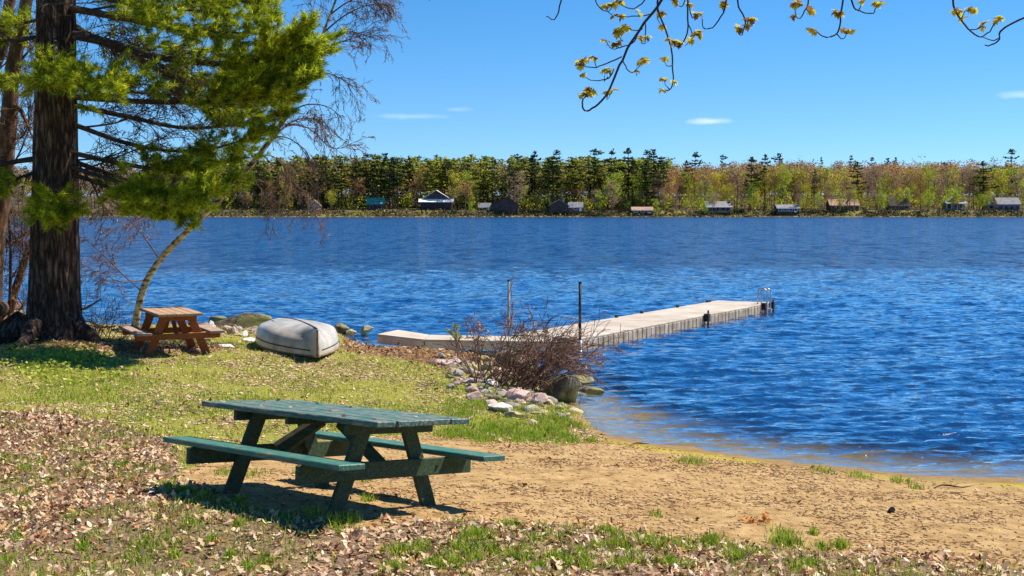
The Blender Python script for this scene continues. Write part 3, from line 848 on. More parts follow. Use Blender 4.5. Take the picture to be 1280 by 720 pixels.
# px centre x, px base y, width px, height px, depth ratio, material, label
ROCKS = [
 (705, 504, 50, 34, .8, 'r_dark', 'big angular dark boulder standing at the water edge beside the bare bush'),
 (741, 492, 34, 8, .8, 'r_dark', 'low dark flat stone in the water right of the big boulder'),
 (722, 480, 36, 12, .9, 'r_dark', 'dark stone in the water behind the big boulder'),
 (644, 504, 44, 15, .7, 'r_pink', 'pinkish brown flat rock in the grass nearest the big boulder'),
 (668, 506, 34, 14, .7, 'r_pink', 'reddish rounded rock half buried at the foot of the bush'),
 (628, 517, 32, 16, .8, 'r_white', 'whitest rounded rock on the grassy bank behind the green table'),
 (643, 523, 22, 8, .8, 'r_tan', 'small yellowish stone just in front of the white rock'),
 (592, 501, 20, 11, .8, 'r_pink', 'small pink flat stone left of the white rock'),
 (588, 489, 16, 9, .9, 'r_tan', 'small round tan stone in the grass below the bush'),
 (585, 465, 26, 13, .8, 'r_tan', 'yellow tan rock beside a grey rock left of the bush'),
 (607, 467, 24, 15, .8, 'r_grey', 'grey rounded rock between the yellow rock and the bush'),
 (603, 453, 18, 8, .8, 'r_tan', 'pale stone behind the grey rock on the bank'),
 (553, 457, 44, 9, .5, 'r_pink', 'long low pinkish slab on the bank in front of the walkway'),
 (551, 447, 8, 6, .9, 'r_white', 'tiny white stone standing above the pinkish slab'),
 (580, 479, 34, 7, .6, 'r_pink', 'thin flat slab in the grass under the yellow rock'),
 (612, 484, 22, 9, .8, 'r_white', 'pale stone in the grass halfway up the stony bank'),
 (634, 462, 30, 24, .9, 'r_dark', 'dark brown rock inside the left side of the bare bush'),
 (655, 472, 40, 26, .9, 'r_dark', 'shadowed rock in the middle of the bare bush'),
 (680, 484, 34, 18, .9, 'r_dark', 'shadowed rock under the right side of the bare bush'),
 (612, 507, 22, 8, .8, 'r_pink', 'narrow pink stone between the white rock and the flat rock'),
 (423, 415, 24, 14, .9, 'r_dark', 'dark mossy rock right behind the rowboat'),
 (437, 418, 14, 7, .9, 'r_tan', 'small tan stone right of the mossy rock behind the rowboat'),
 (300, 411, 70, 20, .5, 'r_dark', 'long mossy boulder on the shore left of the rowboat'),
 (268, 404, 26, 9, .8, 'r_dark', 'mossy rock at the shore behind the small table'),
 (277, 417, 14, 12, .9, 'r_tan', 'rounded tan stone leaning on the long mossy boulder'),
 (291, 419, 13, 11, .9, 'r_pink', 'second round pinkish stone below the long mossy boulder'),
 (304, 420, 12, 8, .9, 'r_white', 'pale round stone below the right end of the mossy boulder'),
 (262, 413, 14, 12, .9, 'r_white', 'white round stone right behind the bench of the small table'),
 (281, 435, 22, 5, .8, 'r_white', 'flat whitish stone in the lawn right of the small table'),
 (310, 427, 26, 5, .8, 'r_white', 'flat white stone in the lawn left of the rowboat'),
 (253, 427, 20, 4, .8, 'r_pink', 'flat pink stone in the lawn behind the small table leg'),
 (457, 416, 18, 8, .8, 'r_grey', 'grey stone at the bank end of the walkway'),
 (126, 411, 30, 7, .8, 'r_dark', 'low mossy stone at the water edge right of the pine trunk'),
]
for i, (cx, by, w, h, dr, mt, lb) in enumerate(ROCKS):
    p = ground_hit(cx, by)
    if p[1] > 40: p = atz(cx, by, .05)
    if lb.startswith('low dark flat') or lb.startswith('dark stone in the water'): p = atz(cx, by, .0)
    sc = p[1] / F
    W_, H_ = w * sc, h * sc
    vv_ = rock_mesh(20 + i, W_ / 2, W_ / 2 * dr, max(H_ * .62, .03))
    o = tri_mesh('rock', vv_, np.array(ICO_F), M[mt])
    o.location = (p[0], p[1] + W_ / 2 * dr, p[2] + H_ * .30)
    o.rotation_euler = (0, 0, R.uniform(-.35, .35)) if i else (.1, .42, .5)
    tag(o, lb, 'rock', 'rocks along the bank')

rq = np.random.default_rng(808); SM = [rock_mesh(700 + k, .5, .5, .36) for k in range(5)]
Vq, Tq, Mq, nq = [], [], [], 0
fo = np.array(ICO_F)
iv1, if1 = ico(2)
for k in range(330):
    t_ = rq.random(); px = 572 + 128 * t_ + rq.normal() * 15; py = 464 + 48 * t_ + rq.normal() * 10
    if k > 280: px, py = rq.uniform(245, 330), rq.uniform(408, 420)
    p = ground_hit(px, py)
    if p[1] > 30: continue
    sz = .03 + .15 * rq.random() ** 1.8; c_, s_ = math.cos(k), math.sin(k)
    r0_ = np.random.default_rng(k); v = iv1.copy()
    for _ in range(7):
        nr_ = r0_.normal(size=3); nr_ /= np.linalg.norm(nr_); v = v - np.maximum(v @ nr_ - r0_.uniform(.4, .8), 0)[:, None] * nr_
    v = v * np.array([sz, sz * .8, sz * .6]) @ np.array([[c_, s_, 0], [-s_, c_, 0], [0, 0, 1]]) + p
    Vq.append(v); Tq.append(np.array(if1) + nq); nq += len(v); Mq.append(np.full(len(if1), k * 7 % 4))
tri_mesh('bank_stones', np.concatenate(Vq), np.concatenate(Tq), [M['r_tan'], M['r_pink'], M['r_grey'], M['r_dark']], kind='stuff', mi=np.concatenate(Mq))['label'] = 'small loose stones scattered along the bank'

# ------------------------------------------------------------------ bare bush by the water
def leaf_tris(P, size, r, tilt=1.0):
    """small two-triangle leaves at points P with random directions"""
    n_ = len(P)
    d = r.normal(size=(n_, 3)); d[:, 2] *= tilt; d /= np.linalg.norm(d, axis=1)[:, None]
    u = np.cross(d, r.normal(size=(n_, 3))); u /= np.linalg.norm(u, axis=1)[:, None] + 1e-9
    s = np.broadcast_to(size, (n_,)) * r.uniform(.7, 1.3, n_)
    a = P; b_ = P + d * s[:, None] * .5 + u * s[:, None] * .28; c_ = P + d * s[:, None]; e = P + d * s[:, None] * .5 - u * s[:, None] * .28
    V_ = np.stack([a, b_, c_, e], 1).reshape(-1, 3)
    i = np.arange(n_)[:, None] * 4
    T_ = np.concatenate([i + np.array([[0, 1, 2]]), i + np.array([[0, 2, 3]])], 1).reshape(-1, 3)
    return V_, T_

def grow(mb, p, d, L, r, lev, rg, droop=.0, nseg=7, kids=(5, 5, 4), spread=.8, ratio=.55, tips=None, wob=.12, n=5, rmin=.003, start=.25, updir=0.0):
    P = [np.array(p, float)]; d = np.array(d, float); d /= np.linalg.norm(d)
    dirs = [d.copy()]
    for k in range(nseg):
        d = d + rg.normal(size=3) * wob; d[2] += -droop * (k + 1) / nseg + updir * (k + 1) / nseg
        d /= np.linalg.norm(d); P.append(P[-1] + d * L / nseg); dirs.append(d.copy())
    P = np.array(P); rr = np.maximum(r * np.linspace(1, .35, len(P)), rmin)
    mb.tube(P, rr, n if lev > 0 else 3, cap=False)
    if tips is not None and lev <= 1: tips.append(P[-1]); 
    if tips is not None and lev == 0: tips.append(P[len(P) // 2])
    if lev > 0:
        nk = kids[min(lev - 1, len(kids) - 1)]
        for k in range(nk):
            t = start + (1 - start) * (k + rg.uniform(.1, .9)) / nk
            i = min(int(t * nseg), nseg - 1); f = t * nseg - i
            q = P[i] * (1 - f) + P[i + 1] * f
            dd = dirs[i]; s = np.cross(dd, rg.normal(size=3)); s /= np.linalg.norm(s) + 1e-9
            nd = dd * (1 - spread * .45) + s * spread
            grow(mb, q, nd, L * ratio * rg.uniform(.7, 1.15) * (1.15 - .5 * t), r * .5, lev - 1, rg, droop, max(4, nseg - 1), kids, spread, ratio, tips, wob, n, rmin, .2, updir)

rb = np.random.default_rng(31)
bp_ = ground_hit(652, 486)
bush = thing('bare_bush', 'bare red-brown bush with many thin stems on the stony bank', 'bush', bp_)
tips = []
for k in range(92):
    mb = MB()
    c0 = np.array([rb.uniform(-.75, .35), rb.uniform(-.35, .4), 0.0]); 
    lean = rb.uniform(-.75, 1.05) if k % 3 else rb.uniform(.4, 1.25)
    el = rb.uniform(.5, 1.0)
    L_ = rb.uniform(.75, 1.5) * (1.0 if lean > -.2 else .9)
    grow(mb, c0, (lean, rb.uniform(-.5, .6), el), L_, .011, 2, rb, .16, 7, (4, 3), .45, .5, tips, .10, 5, .0042, .3)
    mb.build('stem', M['twig_red'], bush)
tp = np.array(tips); sel = rb.choice(len(tp), 120, replace=False)
V_, T_ = leaf_tris(tp[sel], .035, rb); tri_mesh('buds', V_, T_, M['bud'], bush, kind='stuff')
# low shrubs with first leaves in front of the walkway
for k, (px, by, top, lbl) in enumerate([(571, 447, 402, 'thin sapling with pale green buds left of the bush'), (598, 455, 400, 'reddish bushy sapling beside the bare bush'), (455, 420, 402, 'low leafy sapling on the bank left of the walkway'), (448, 418, 402, 'small green-budded twig plant just behind the rowboat end')]):
    p = ground_hit(px, by); H_ = (by - top) * p[1] / F
    sp_ = thing('sapling', lbl, 'sapling', p)
    tps = []; mb = MB()
    for q in range(3 if k else 2):
        grow(mb, (rb.uniform(-.05, .05), 0, 0), (rb.uniform(-.3, .3), rb.uniform(-.2, .2), 1), H_ * rb.uniform(.8, 1), .009, 2, rb, 0, 7, (4, 4), .5, .4, tps, .06, 5, .004, .3)
    mb.build('stem', M['twig_red'], sp_)
    q = np.array(tps); q = q[rb.choice(len(q), min(len(q), 45), replace=False)]
    V_, T_ = leaf_tris(np.repeat(q, 2, 0), .06, rb); tri_mesh('foliage', V_, T_, M['bud_green'] if k != 1 else M['bud'], sp_, kind='stuff')

# ------------------------------------------------------------------ the big white pine
rp = np.random.default_rng(101)
PX, PY = at(69, 430, 23.0)[0], 23.0
pz = hz(PX, PY)
pine = thing('pine_tree', 'huge white pine with furrowed trunk and spreading green boughs beside the small table', 'tree', (0, 0, 0))
def trunk_c(z):                                              # trunk axis and radius at height z
    cx = np.interp(z, [0.3, 1.2, 3, 6.7, 15], [at(72, 430, 23)[0], at(68, 380, 23)[0], at(69, 262, 23)[0], at(70, 0, 23)[0], at(70, 0, 23)[0] + .2])
    rr = np.interp(z, [.3, .6, .95, 1.5, 3, 4.8, 6.7, 15], [.80, .62, .50, .455, .41, .375, .335, .14])
    return cx, PY, rr
zs = np.concatenate([np.linspace(.15, 6.8, 230), np.linspace(6.9, 15, 20)]); na = 150
A_ = np.arange(na) * 2 * math.pi / na
ZZ, AA = np.meshgrid(zs, A_, indexing='ij')
cx_, _, rr_ = trunk_c(ZZ)
u_ = np.cos(AA) * 3.6; w_ = np.sin(AA) * 3.6
furrow = np.abs(fbm(u_ * 1.25 + .35 * fbm(u_, w_, ZZ * 1.2, 70), w_ * 1.25, ZZ * .55, 71, 3) - .5) * 2
furrow = sstep(0, .22, furrow)
plates = fbm(u_ * 4, w_ * 4, ZZ * 3.0, 73, 3)
butt = np.maximum(0, 1.05 - (ZZ - .3)) ** 2 * .22 * (.5 + .9 * np.maximum(0, np.cos(AA * 4 + .9) * .6 + np.cos(AA * 3 + 2.0) * .6))
RR = rr_ * (1 + .05 * (fbm(u_ * .4, w_ * .4, ZZ * .5, 77) - .5)) - .035 * (1 - furrow) + .018 * (plates - .5) + butt
TX = cx_ + RR * np.cos(AA); TY = PY + RR * np.sin(AA) * .95
V_ = np.stack([TX, TY, ZZ], -1).reshape(-1, 3)
ix = np.arange(len(zs) * na).reshape(len(zs), na)
Q_ = np.stack([ix[:-1], np.roll(ix, -1, 1)[:-1], np.roll(ix, -1, 1)[1:], ix[1:]], -1).reshape(-1, 4)
tri_mesh('trunk', V_, Q_, M['pine_bark'], pine, smooth=True)
for s in ((-.75, -.35, .25), (.7, -.3, .17), (-.2, -.8, .2), (-1.0, .2, .3)):           # surface roots
    a = np.array([PX + s[0] * .6, PY + s[1] * .6, 0]); e = np.array([PX + s[0] * 1.75, PY + s[1] * 1.75, 0]); P_ = []
    for t in np.linspace(0, 1, 9):
        q = a * (1 - t) + e * t; P_.append((q[0] + .05 * math.sin(6 * t + s[0] * 9), q[1], hz(q[0], q[1]) + .24 * (1 - t) ** 1.6 - .05 * t))
    MB().tube(P_, np.linspace(s[2], .03, 9), 8).build('root', M['pine_bark'], pine, True)

def tufts(P, D, r, nn=12, L=.115, w=.0054, spread=.6):
    """needle bundles: nn slender triangles fanning about direction D at each point P"""
    k = len(P)
    D = D[:, None, :] + r.normal(size=(k, nn, 3)) * spread
    D /= np.linalg.norm(D, axis=2)[..., None]
    S = np.cross(D, r.normal(size=(k, nn, 3))); S /= np.linalg.norm(S, axis=2)[..., None] + 1e-9
    B = np.repeat(P[:, None, :], nn, 1) + r.normal(size=(k, nn, 3)) * .012
    Ln = L * r.uniform(.7, 1.25, (k, nn, 1))
    V_ = np.stack([B + S * w, B - S * w, B + D * Ln], 2)
    return V_.reshape(-1, 3)

def bough(path, r0, foliage=(.4, 1.0), side=.9, dens=1.0, flat=.35, dead=.5, lift=.12, nl='limb', up=.06):
    """a limb through given points with lateral branches in a flattish plane; needles on the outer part, dead twigs on the inner"""
    P = spline(path, 30); n_ = len(P)
    seg = np.linalg.norm(np.diff(P, axis=0), axis=1); Lg = seg.sum()
    mb = MB(); mb.tube(P, np.maximum(r0 * np.linspace(1, .18, n_), .008), 7)
    limb = mb.build(nl, M['limb_bark'], pine, True)
    tw = MB(); tp_, td_ = [], []
    T = np.gradient(P, axis=0); T /= np.linalg.norm(T, axis=1)[:, None]
    nlat = int(Lg * 9 * dens) + 4
    for q in range(nlat):
        t = rp.uniform(.10, 1.0); i = min(int(t * (n_ - 1)), n_ - 2)
        p = P[i] + (P[i + 1] - P[i]) * rp.uniform(); d0_ = T[i]
        s = np.cross(d0_, (0, 0, 1.0)); s /= np.linalg.norm(s) + 1e-9
        if rp.random() < .5: s = -s
        az = rp.uniform(.35, 1.0)
        d = d0_ * (1 - az * .55) + s * az * .9 + np.array([0, 0, rp.normal() * flat + up]); d /= np.linalg.norm(d)
        green = foliage[0] <= t + rp.normal() * .05 <= foliage[1] + .1
        L_ = side * rp.uniform(.45, 1.0) * (1.15 - .55 * abs(t - .6)) * (.55 if t > .9 else 1)
        if not green:
            if rp.random() > .9: continue
            grow(tw, p, d, L_ * 1.15, .008, 2, rp, .12, 6, (5, 4), .7, .55, None, .12, 4, .0042, .2)
            continue
        m_ = 7; pts = [p]
        for k in range(m_):
            d = d + rp.normal(size=3) * .09 + np.array([0, 0, lift * .25]); d /= np.linalg.norm(d); pts.append(pts[-1] + d * L_ / m_)
        pts = np.array(pts); tw.tube(pts, np.linspace(.008, .003, m_ + 1), 3, cap=False)
        # twiglets with needle bundles
        nt = int(14 * L_ * dens + 3)
        for k in range(nt):
            f = rp.uniform(.12, 1.0); j = min(int(f * m_), m_ - 1); b0 = pts[j] + (pts[j + 1] - pts[j]) * rp.uniform()
            dd = pts[j + 1] - pts[j]; dd /= np.linalg.norm(dd); sd = np.cross(dd, (0, 0, 1.0)); sd /= np.linalg.norm(sd) + 1e-9
            e = dd * .7 + sd * rp.choice((-1, 1)) * rp.uniform(.3, 1) + np.array([0, 0, rp.uniform(-.15, .45)]); e /= np.linalg.norm(e)
            tl = rp.uniform(.10, .24)
            for g_ in range(3):
                tp_.append(b0 + e * tl * (.55 + .45 * g_ / 2)); td_.append(e)
    for k in range(int(30 * dens * Lg * (foliage[1] - foliage[0]))):
        t = rp.uniform(max(foliage[0], .3), min(1, foliage[1])); i = min(int(t * (n_ - 1)), n_ - 2)
        tp_.append(P[i] + rp.normal(size=3) * .05); td_.append(T[i] + rp.normal(size=3) * .5)
    if tw.n: tw.build('twigs', M['limb_bark'], limb, kind='stuff')
    if tp_:
        V_ = tufts(np.array(tp_), np.array(td_), rp); tri_mesh('needles', V_, np.arange(len(V_)).reshape(-1, 3), M['needle'], limb, kind='stuff')
    return len(tp_)

A = at
nt = 0
BOUGHS = [
 # right-hand limbs, top to bottom: (points as photo pixel + depth), radius, foliage range, side length, density
 ([(80, -60, 23), (170, -40, 22.8), (260, -12, 22.4), (335, 12, 22.2)], .07, (.22, 1), .8, 1.2),
 ([(85, -20, 23), (150, 2, 23.2), (230, 12, 23.5), (325, 22, 23.8)], .07, (.2, 1), .8, 1.2),
 ([(88, 8, 23), (150, 22, 22.4), (220, 36, 21.8), (315, 42, 21.4)], .075, (.3, 1), .7, 1.2),
 ([(92, 40, 23), (130, 52, 22.8), (190, 70, 22.5), (285, 80, 22.2), (345, 70, 22), (412, 62, 21.9)], .095, (.50, 1), .9, 2.0),
 ([(90, 30, 23), (150, 60, 23.5), (215, 95, 24), (300, 100, 24.4), (385, 78, 24.6)], .07, (.5, 1), .85, 1.9),
 ([(95, 120, 23), (180, 127, 22.6), (260, 127, 22.2), (330, 122, 21.9), (384, 100, 21.8)], .06, (.45, 1), .8, 1.8),
 ([(95, 128, 23), (160, 146, 23.5), (235, 160, 24), (315, 152, 24.3), (352, 140, 24.4)], .055, (.50, 1), .7, 1.3),
 ([(98, 150, 23), (170, 182, 22.6), (250, 188, 22.2), (325, 168, 22)], .05, (.55, 1), .65, 1.3),
 ([(98, 188, 23), (165, 207, 22.5), (235, 212, 22.1), (312, 196, 21.8)], .05, (.42, 1), .6, 1.4),
 ([(98, 196, 23), (150, 222, 23.4), (215, 240, 23.8), (300, 228, 24)], .05, (.38, 1), .6, 1.4),
 ([(98, 212, 23), (140, 236, 22.5), (185, 256, 22), (232, 274, 21.7)], .045, (.35, 1), .5, 1.5),
 ([(96, 205, 23), (150, 228, 22), (205, 250, 21.3), (262, 244, 20.8)], .045, (.4, 1), .55, 1.3),
 ([(85, 20, 23), (140, 60, 24.2), (210, 70, 25), (300, 60, 25.4)], .05, (.3, 1), .8, 1.0),
 ([(95, 90, 23), (150, 112, 24), (215, 122, 24.6), (290, 150, 25)], .045, (.55, 1), .7, 1.1),
 ([(50, 20, 23), (25, 30, 23.6), (-20, 35, 24)], .04, (.3, 1), .6, .8),
 # in front of the trunk
 ([(70, 60, 22.7), (80, 92, 21.9), (130, 100, 21.4), (200, 108, 21.2)], .045, (.25, 1), .5, 1.2),
 ([(66, 60, 22.7), (60, 88, 21.8), (30, 98, 21.3), (-20, 104, 21.1)], .045, (.2, 1), .5, 1.2),
 ([(74, 50, 22.7), (72, 85, 21.6), (100, 108, 20.9), (150, 122, 20.6)], .04, (.25, 1), .45, 1.1),
 ([(68, 228, 22.6), (62, 250, 22.0), (60, 266, 21.5), (58, 276, 21.2)], .03, (.1, 1), .36, 1.2),
 ([(72, 232, 22.6), (80, 252, 22.1), (86, 262, 21.7), (92, 266, 21.4)], .03, (.2, 1), .32, 1.1),
 # to the left
 ([(40, 45, 23), (15, 50, 23.2), (-30, 60, 23.4)], .04, (.6, 1), .5, 1.0),
 ([(42, 196, 23), (20, 202, 23.0), (0, 207, 23), (-40, 214, 23.2)], .06, (.7, 1), .5, .8),
 ([(42, 206, 23), (15, 228, 22.6), (-15, 255, 22.3)], .03, (.45, 1), .45, 1.6),
 # above the frame
 ([(80, -120, 23), (200, -110, 22), (330, -80, 21.5)], .07, (.4, 1), .8, .6),
 ([(60, -120, 23), (-60, -110, 23.5), (-160, -80, 23)], .07, (.4, 1), .8, .6),
 ([(80, -180, 23), (180, -190, 24), (280, -170, 25)], .07, (.4, 1), .8, .6),
 ([(60, -60, 23), (-60, -50, 22), (-170, -10, 21.5)], .07, (.4, 1), .8, .6),
]
for path, r0, fo, sd_, dn_ in BOUGHS:
    P_ = [A(*p) for p in path]
    c0 = trunk_c(P_[0][2]); P_[0] = np.array([c0[0] + .1 * np.sign(P_[1][0] - c0[0]), PY if abs(path[0][2] - 23) < .01 else path[0][2], P_[0][2]])
    nt += bough(P_, r0, fo, sd_, dn_)
for path, r0 in (([(95, 15, 23), (140, 8, 22.6), (190, 0, 22.3)], .03), ([(98, 200, 23), (135, 196, 22.7), (180, 178, 22.4)], .02), ([(96, 80, 23), (125, 105, 22.6), (160, 118, 22.2)], .025),
                 ([(98, 205, 23), (118, 235, 22.7), (132, 268, 22.4)], .018), ([(40, 48, 23), (20, 52, 22.8), (10, 46, 22.6)], .03), ([(50, 5, 22.6), (75, 5, 22.2), (120, 3, 22)], .025),
                 ([(98, 215, 23), (150, 195, 22.4), (210, 170, 22)], .02), ([(98, 160, 23), (150, 152, 22.4), (200, 128, 22)], .022)):
    mb = MB(); P_ = spline([A(*p) for p in path], 14); mb.tube(P_, np.linspace(r0, .006, 14), 6)
    for k in range(9):
        i = rp.integers(3, 13); grow(mb, P_[i], P_[min(i + 1, 13)] - P_[i - 1] + rp.normal(size=3) * .12, rp.uniform(.3, .7), .008, 2, rp, .12, 6, (3, 3), .7, .5, None, .1, 4, .0032)
    mb.build('dead_limb', M['limb_bark'], pine)

# ------------------------------------------------------------------ leaning bare tree over the water
rl = np.random.default_rng(55)
lean = thing('leaning_tree', 'slender bare birch leaning out over the lake behind the small table', 'tree')
LP = [(163, 407, 26.5), (178, 365, 26.5), (200, 325, 26.4), (235, 288, 26.2), (262, 262, 26), (300, 222, 25.8), (343, 168, 25.6), (362, 130, 25.5), (379, 90, 25.4), (400, 50, 25.3), (413, 18, 25.2), (424, -12, 25.1), (440, -60, 25)]
LPw = [A(*p) for p in LP]; LPw[0][2] = .1
sp = spline(LPw, 70); rad = np.interp(np.linspace(0, 1, 70), [0, .1, .35, .6, .8, 1], [.09, .07, .058, .04, .026, .013])
rad = rad * (1 + .12 * (vnoise(np.arange(70) * .6, 0, 0, 5) - .5))
MB().tube(sp, rad, 12).build('trunk', M['birch_bark'], lean, True)
ltips = []
LB = [([(343, 168, 25.6), (372, 135, 25.2), (405, 132, 24.9), (432, 150, 24.7)], .018), ([(330, 184, 25.6), (365, 152, 25.3), (398, 150, 25.1), (422, 168, 25)], .016),
      ([(316, 202, 25.7), (345, 172, 25.3), (372, 180, 25), (392, 210, 24.8)], .016), ([(300, 222, 25.8), (330, 195, 25.4), (352, 205, 25.2), (368, 240, 25)], .014),
      ([(362, 130, 25.5), (382, 100, 25.2), (412, 92, 24.9), (440, 108, 24.8)], .016), ([(379, 90, 25.4), (400, 62, 25.2), (430, 52, 25), (462, 40, 24.9)], .016),
      ([(395, 60, 25.3), (412, 44, 25.1), (440, 40, 24.9), (475, 50, 24.8)], .016), ([(403, 42, 25.3), (430, 20, 25.1), (455, 8, 24.9), (480, 4, 24.8)], .016),
      ([(413, 18, 25.2), (436, 2, 25), (462, -5, 24.9), (478, 12, 24.8)], .014), ([(379, 90, 25.4), (382, 50, 25.6), (390, 15, 25.8), (398, -12, 26)], .014),
      ([(355, 146, 25.5), (356, 100, 25.6), (362, 60, 25.8), (372, 25, 26)], .012), ([(285, 238, 25.8), (310, 225, 25.4), (330, 240, 25.2), (342, 268, 25)], .013),
      ([(325, 190, 25.6), (350, 215, 25.2), (378, 240, 25), (395, 265, 24.9)], .012),
      ([(350, 155, 25.6), (385, 160, 25.2), (415, 185, 24.9), (440, 180, 24.8)], .013), ([(178, 365, 26.5), (150, 340, 26), (130, 320, 25.6), (108, 300, 25.4)], .014),
      ([(185, 350, 26.5), (150, 352, 26), (125, 340, 25.6), (105, 345, 25.4)], .012), ([(424, -12, 25.1), (450, -20, 25), (480, -5, 24.8)], .012),
      ([(235, 288, 26.2), (205, 270, 25.8), (175, 275, 25.5), (150, 290, 25.2)], .013), ([(200, 325, 26.4), (175, 290, 26.1), (150, 268, 25.8), (128, 262, 25.6)], .013)]
for path, r0 in LB:
    P_ = spline([A(*p) for p in path], 16); mb = MB(); mb.tube(P_, np.linspace(r0 * 1.2, .004, 16), 5, cap=False)
    for k in range(13):
        i = int(rl.integers(4, 15)); d = P_[i] - P_[i - 1]; d /= np.linalg.norm(d)
        grow(mb, P_[i], d + rl.normal(size=3) * .5 + (0, 0, -.1), rl.uniform(.35, .8), .006, 2, rl, .22, 7, (5, 4), .55, .5, ltips, .10, 4, .0036, .15)
    mb.build('branch', M['twig'], lean)
q = np.array(ltips); q = q[rl.choice(len(q), min(len(q), 2600), replace=False)]
V_, T_ = leaf_tris(q, .035, rl); tri_mesh('buds', V_, T_, M['bud'], lean, kind='stuff')

# ------------------------------------------------------------------ bare trees at the left edge
def edge_tree(label, path, r0, r1, limbs, mat, kind='bare_tree'):
    t = thing(kind, label, 'tree')
    P_ = [A(*p) for p in path]; P_[0][2] = hz(P_[0][0], P_[0][1]) - .05
    s = spline(P_, 40); MB().tube(s, np.linspace(r0, r1, 40) * (1 + .1 * (vnoise(np.arange(40) * .5, 0, 0, 8) - .5)), 12).build('trunk', mat, t, True)
    for lp, lr in limbs:
        Q2 = spline([A(*p) for p in lp], 14); mb = MB(); mb.tube(Q2, np.linspace(lr, .006, 14), 6, cap=False)
        for k in range(14):
            i = int(rl.integers(3, 13)); grow(mb, Q2[i], Q2[i] - Q2[i - 1] + rl.normal(size=3) * .1, rl.uniform(.4, .9), .009, 2, rl, .03, 6, (5, 4), .7, .5, None, .12, 4, .0038, .15)
        mb.build('branch', mat, t)
edge_tree('reddish bare tree trunk rising left of the big pine to the top edge', [(-12, 400, 24.5), (-6, 300, 24.5), (4, 230, 24.5), (11, 150, 24.5), (16, 85, 24.5), (28, 30, 24.5), (36, -15, 24.5), (50, -80, 24.5)], .20, .09,
          [([(11, 140, 24.5), (24, 135, 24.3), (35, 158, 24.1), (42, 176, 24)], .07), ([(16, 85, 24.5), (40, 60, 24.6), (60, 40, 24.8)], .03), ([(8, 175, 24.5), (30, 168, 24.4), (44, 120, 24.3)], .03), ([(4, 225, 24.5), (25, 190, 24.6), (40, 150, 24.8)], .03),
           ([(22, 55, 24.5), (5, 30, 24.8), (-5, 0, 25)], .03), ([(9, 160, 24.5), (-10, 140, 24.5), (-20, 100, 24.5)], .03)], M['bare_bark'])
edge_tree('thinner bare trunk crossing the top left corner of the view', [(-70, 400, 25.5), (-50, 250, 25.5), (-22, 120, 25.5), (2, 60, 25.5), (10, 15, 25.5), (18, -30, 25.5), (24, -80, 25.5)], .16, .08,
          [([(2, 60, 25.5), (20, 90, 25.2), (34, 110, 25)], .03), ([(8, 20, 25.5), (30, 45, 25.4), (45, 80, 25.2)], .03), ([(-10, 95, 25.5), (15, 70, 25.7), (42, 30, 26)], .02)], M['bare_bark'])
edge_tree('young bare tree leaning right over the bank behind the pine trunk', [(-14, 420, 25.8), (6, 400, 25.8), (20, 360, 25.8), (33, 320, 25.8), (46, 290, 25.8), (58, 262, 25.8)], .10, .05,
          [([(22, 355, 25.8), (30, 330, 25.5), (28, 300, 25.3), (36, 280, 25.2)], .02), ([(33, 320, 25.8), (20, 300, 25.6), (10, 280, 25.4)], .018), ([(6, 400, 25.8), (18, 396, 25.5), (34, 372, 25.3)], .03)], M['bare_bark'])
edge_tree('thin upright sapling stem at the left edge over the water', [(11, 395, 25), (13, 350, 25), (13, 310, 25), (11, 270, 25), (12, 245, 25)], .035, .018,
          [([(13, 350, 25), (25, 330, 25), (32, 318, 25)], .012), ([(13, 310, 25), (4, 290, 25), (-2, 280, 25)], .012), ([(12, 285, 25), (25, 300, 25), (38, 290, 24.8)], .01)], M['bare_bark'])
# fallen log on the mound, broken branch poking from behind the trunk
P_ = [np.array(ground_hit(-20, 402)) + (0, 0, .12), np.array(ground_hit(5, 394)) + (0, 0, .15), np.array(ground_hit(36, 385)) + (0, 0, .16)]
o = MB().tube(spline(P_, 12), np.linspace(.16, .10, 12), 10).build('fallen_log', M['bare_bark'], None, True); tag(o, 'weathered fallen log on the leafy mound behind the pine', 'log')
P_ = [A(98, 392, 24), A(108, 385, 23.9), A(118, 379, 23.8), A(126, 374, 23.7)]
mb = MB(); mb.tube(spline([at(92, 432, 23.6)] + P_, 16), np.linspace(.035, .012, 16), 6); mb.tube(spline([A(104, 388, 24), A(108, 378, 24), A(110, 368, 24)], 6), np.linspace(.015, .006, 6), 5)
o = mb.build('fallen_branch', M['birch_bark'], None, True); tag(o, 'pale broken branch leaning beside the pine trunk', 'branch')
rs_ = np.random.default_rng(4)
mb = MB()
for k in range(26):
    a = rs_.uniform(105, 160); p = A(a, 425 + rs_.uniform(-6, 4), 24.0); p[2] = hz(p[0], p[1])
    grow(mb, p, (rs_.uniform(-.6, .8), rs_.uniform(-.2, .3), rs_.uniform(.4, 1.2)), rs_.uniform(.3, .9), .007, 2, rs_, .1, 6, (3, 3), .5, .5, None, .1, 4, .0035)
o = mb.build('bare_shrub', M['twig_red']); tag(o, 'low tangle of bare twigs between the pine and the small table', 'shrub')

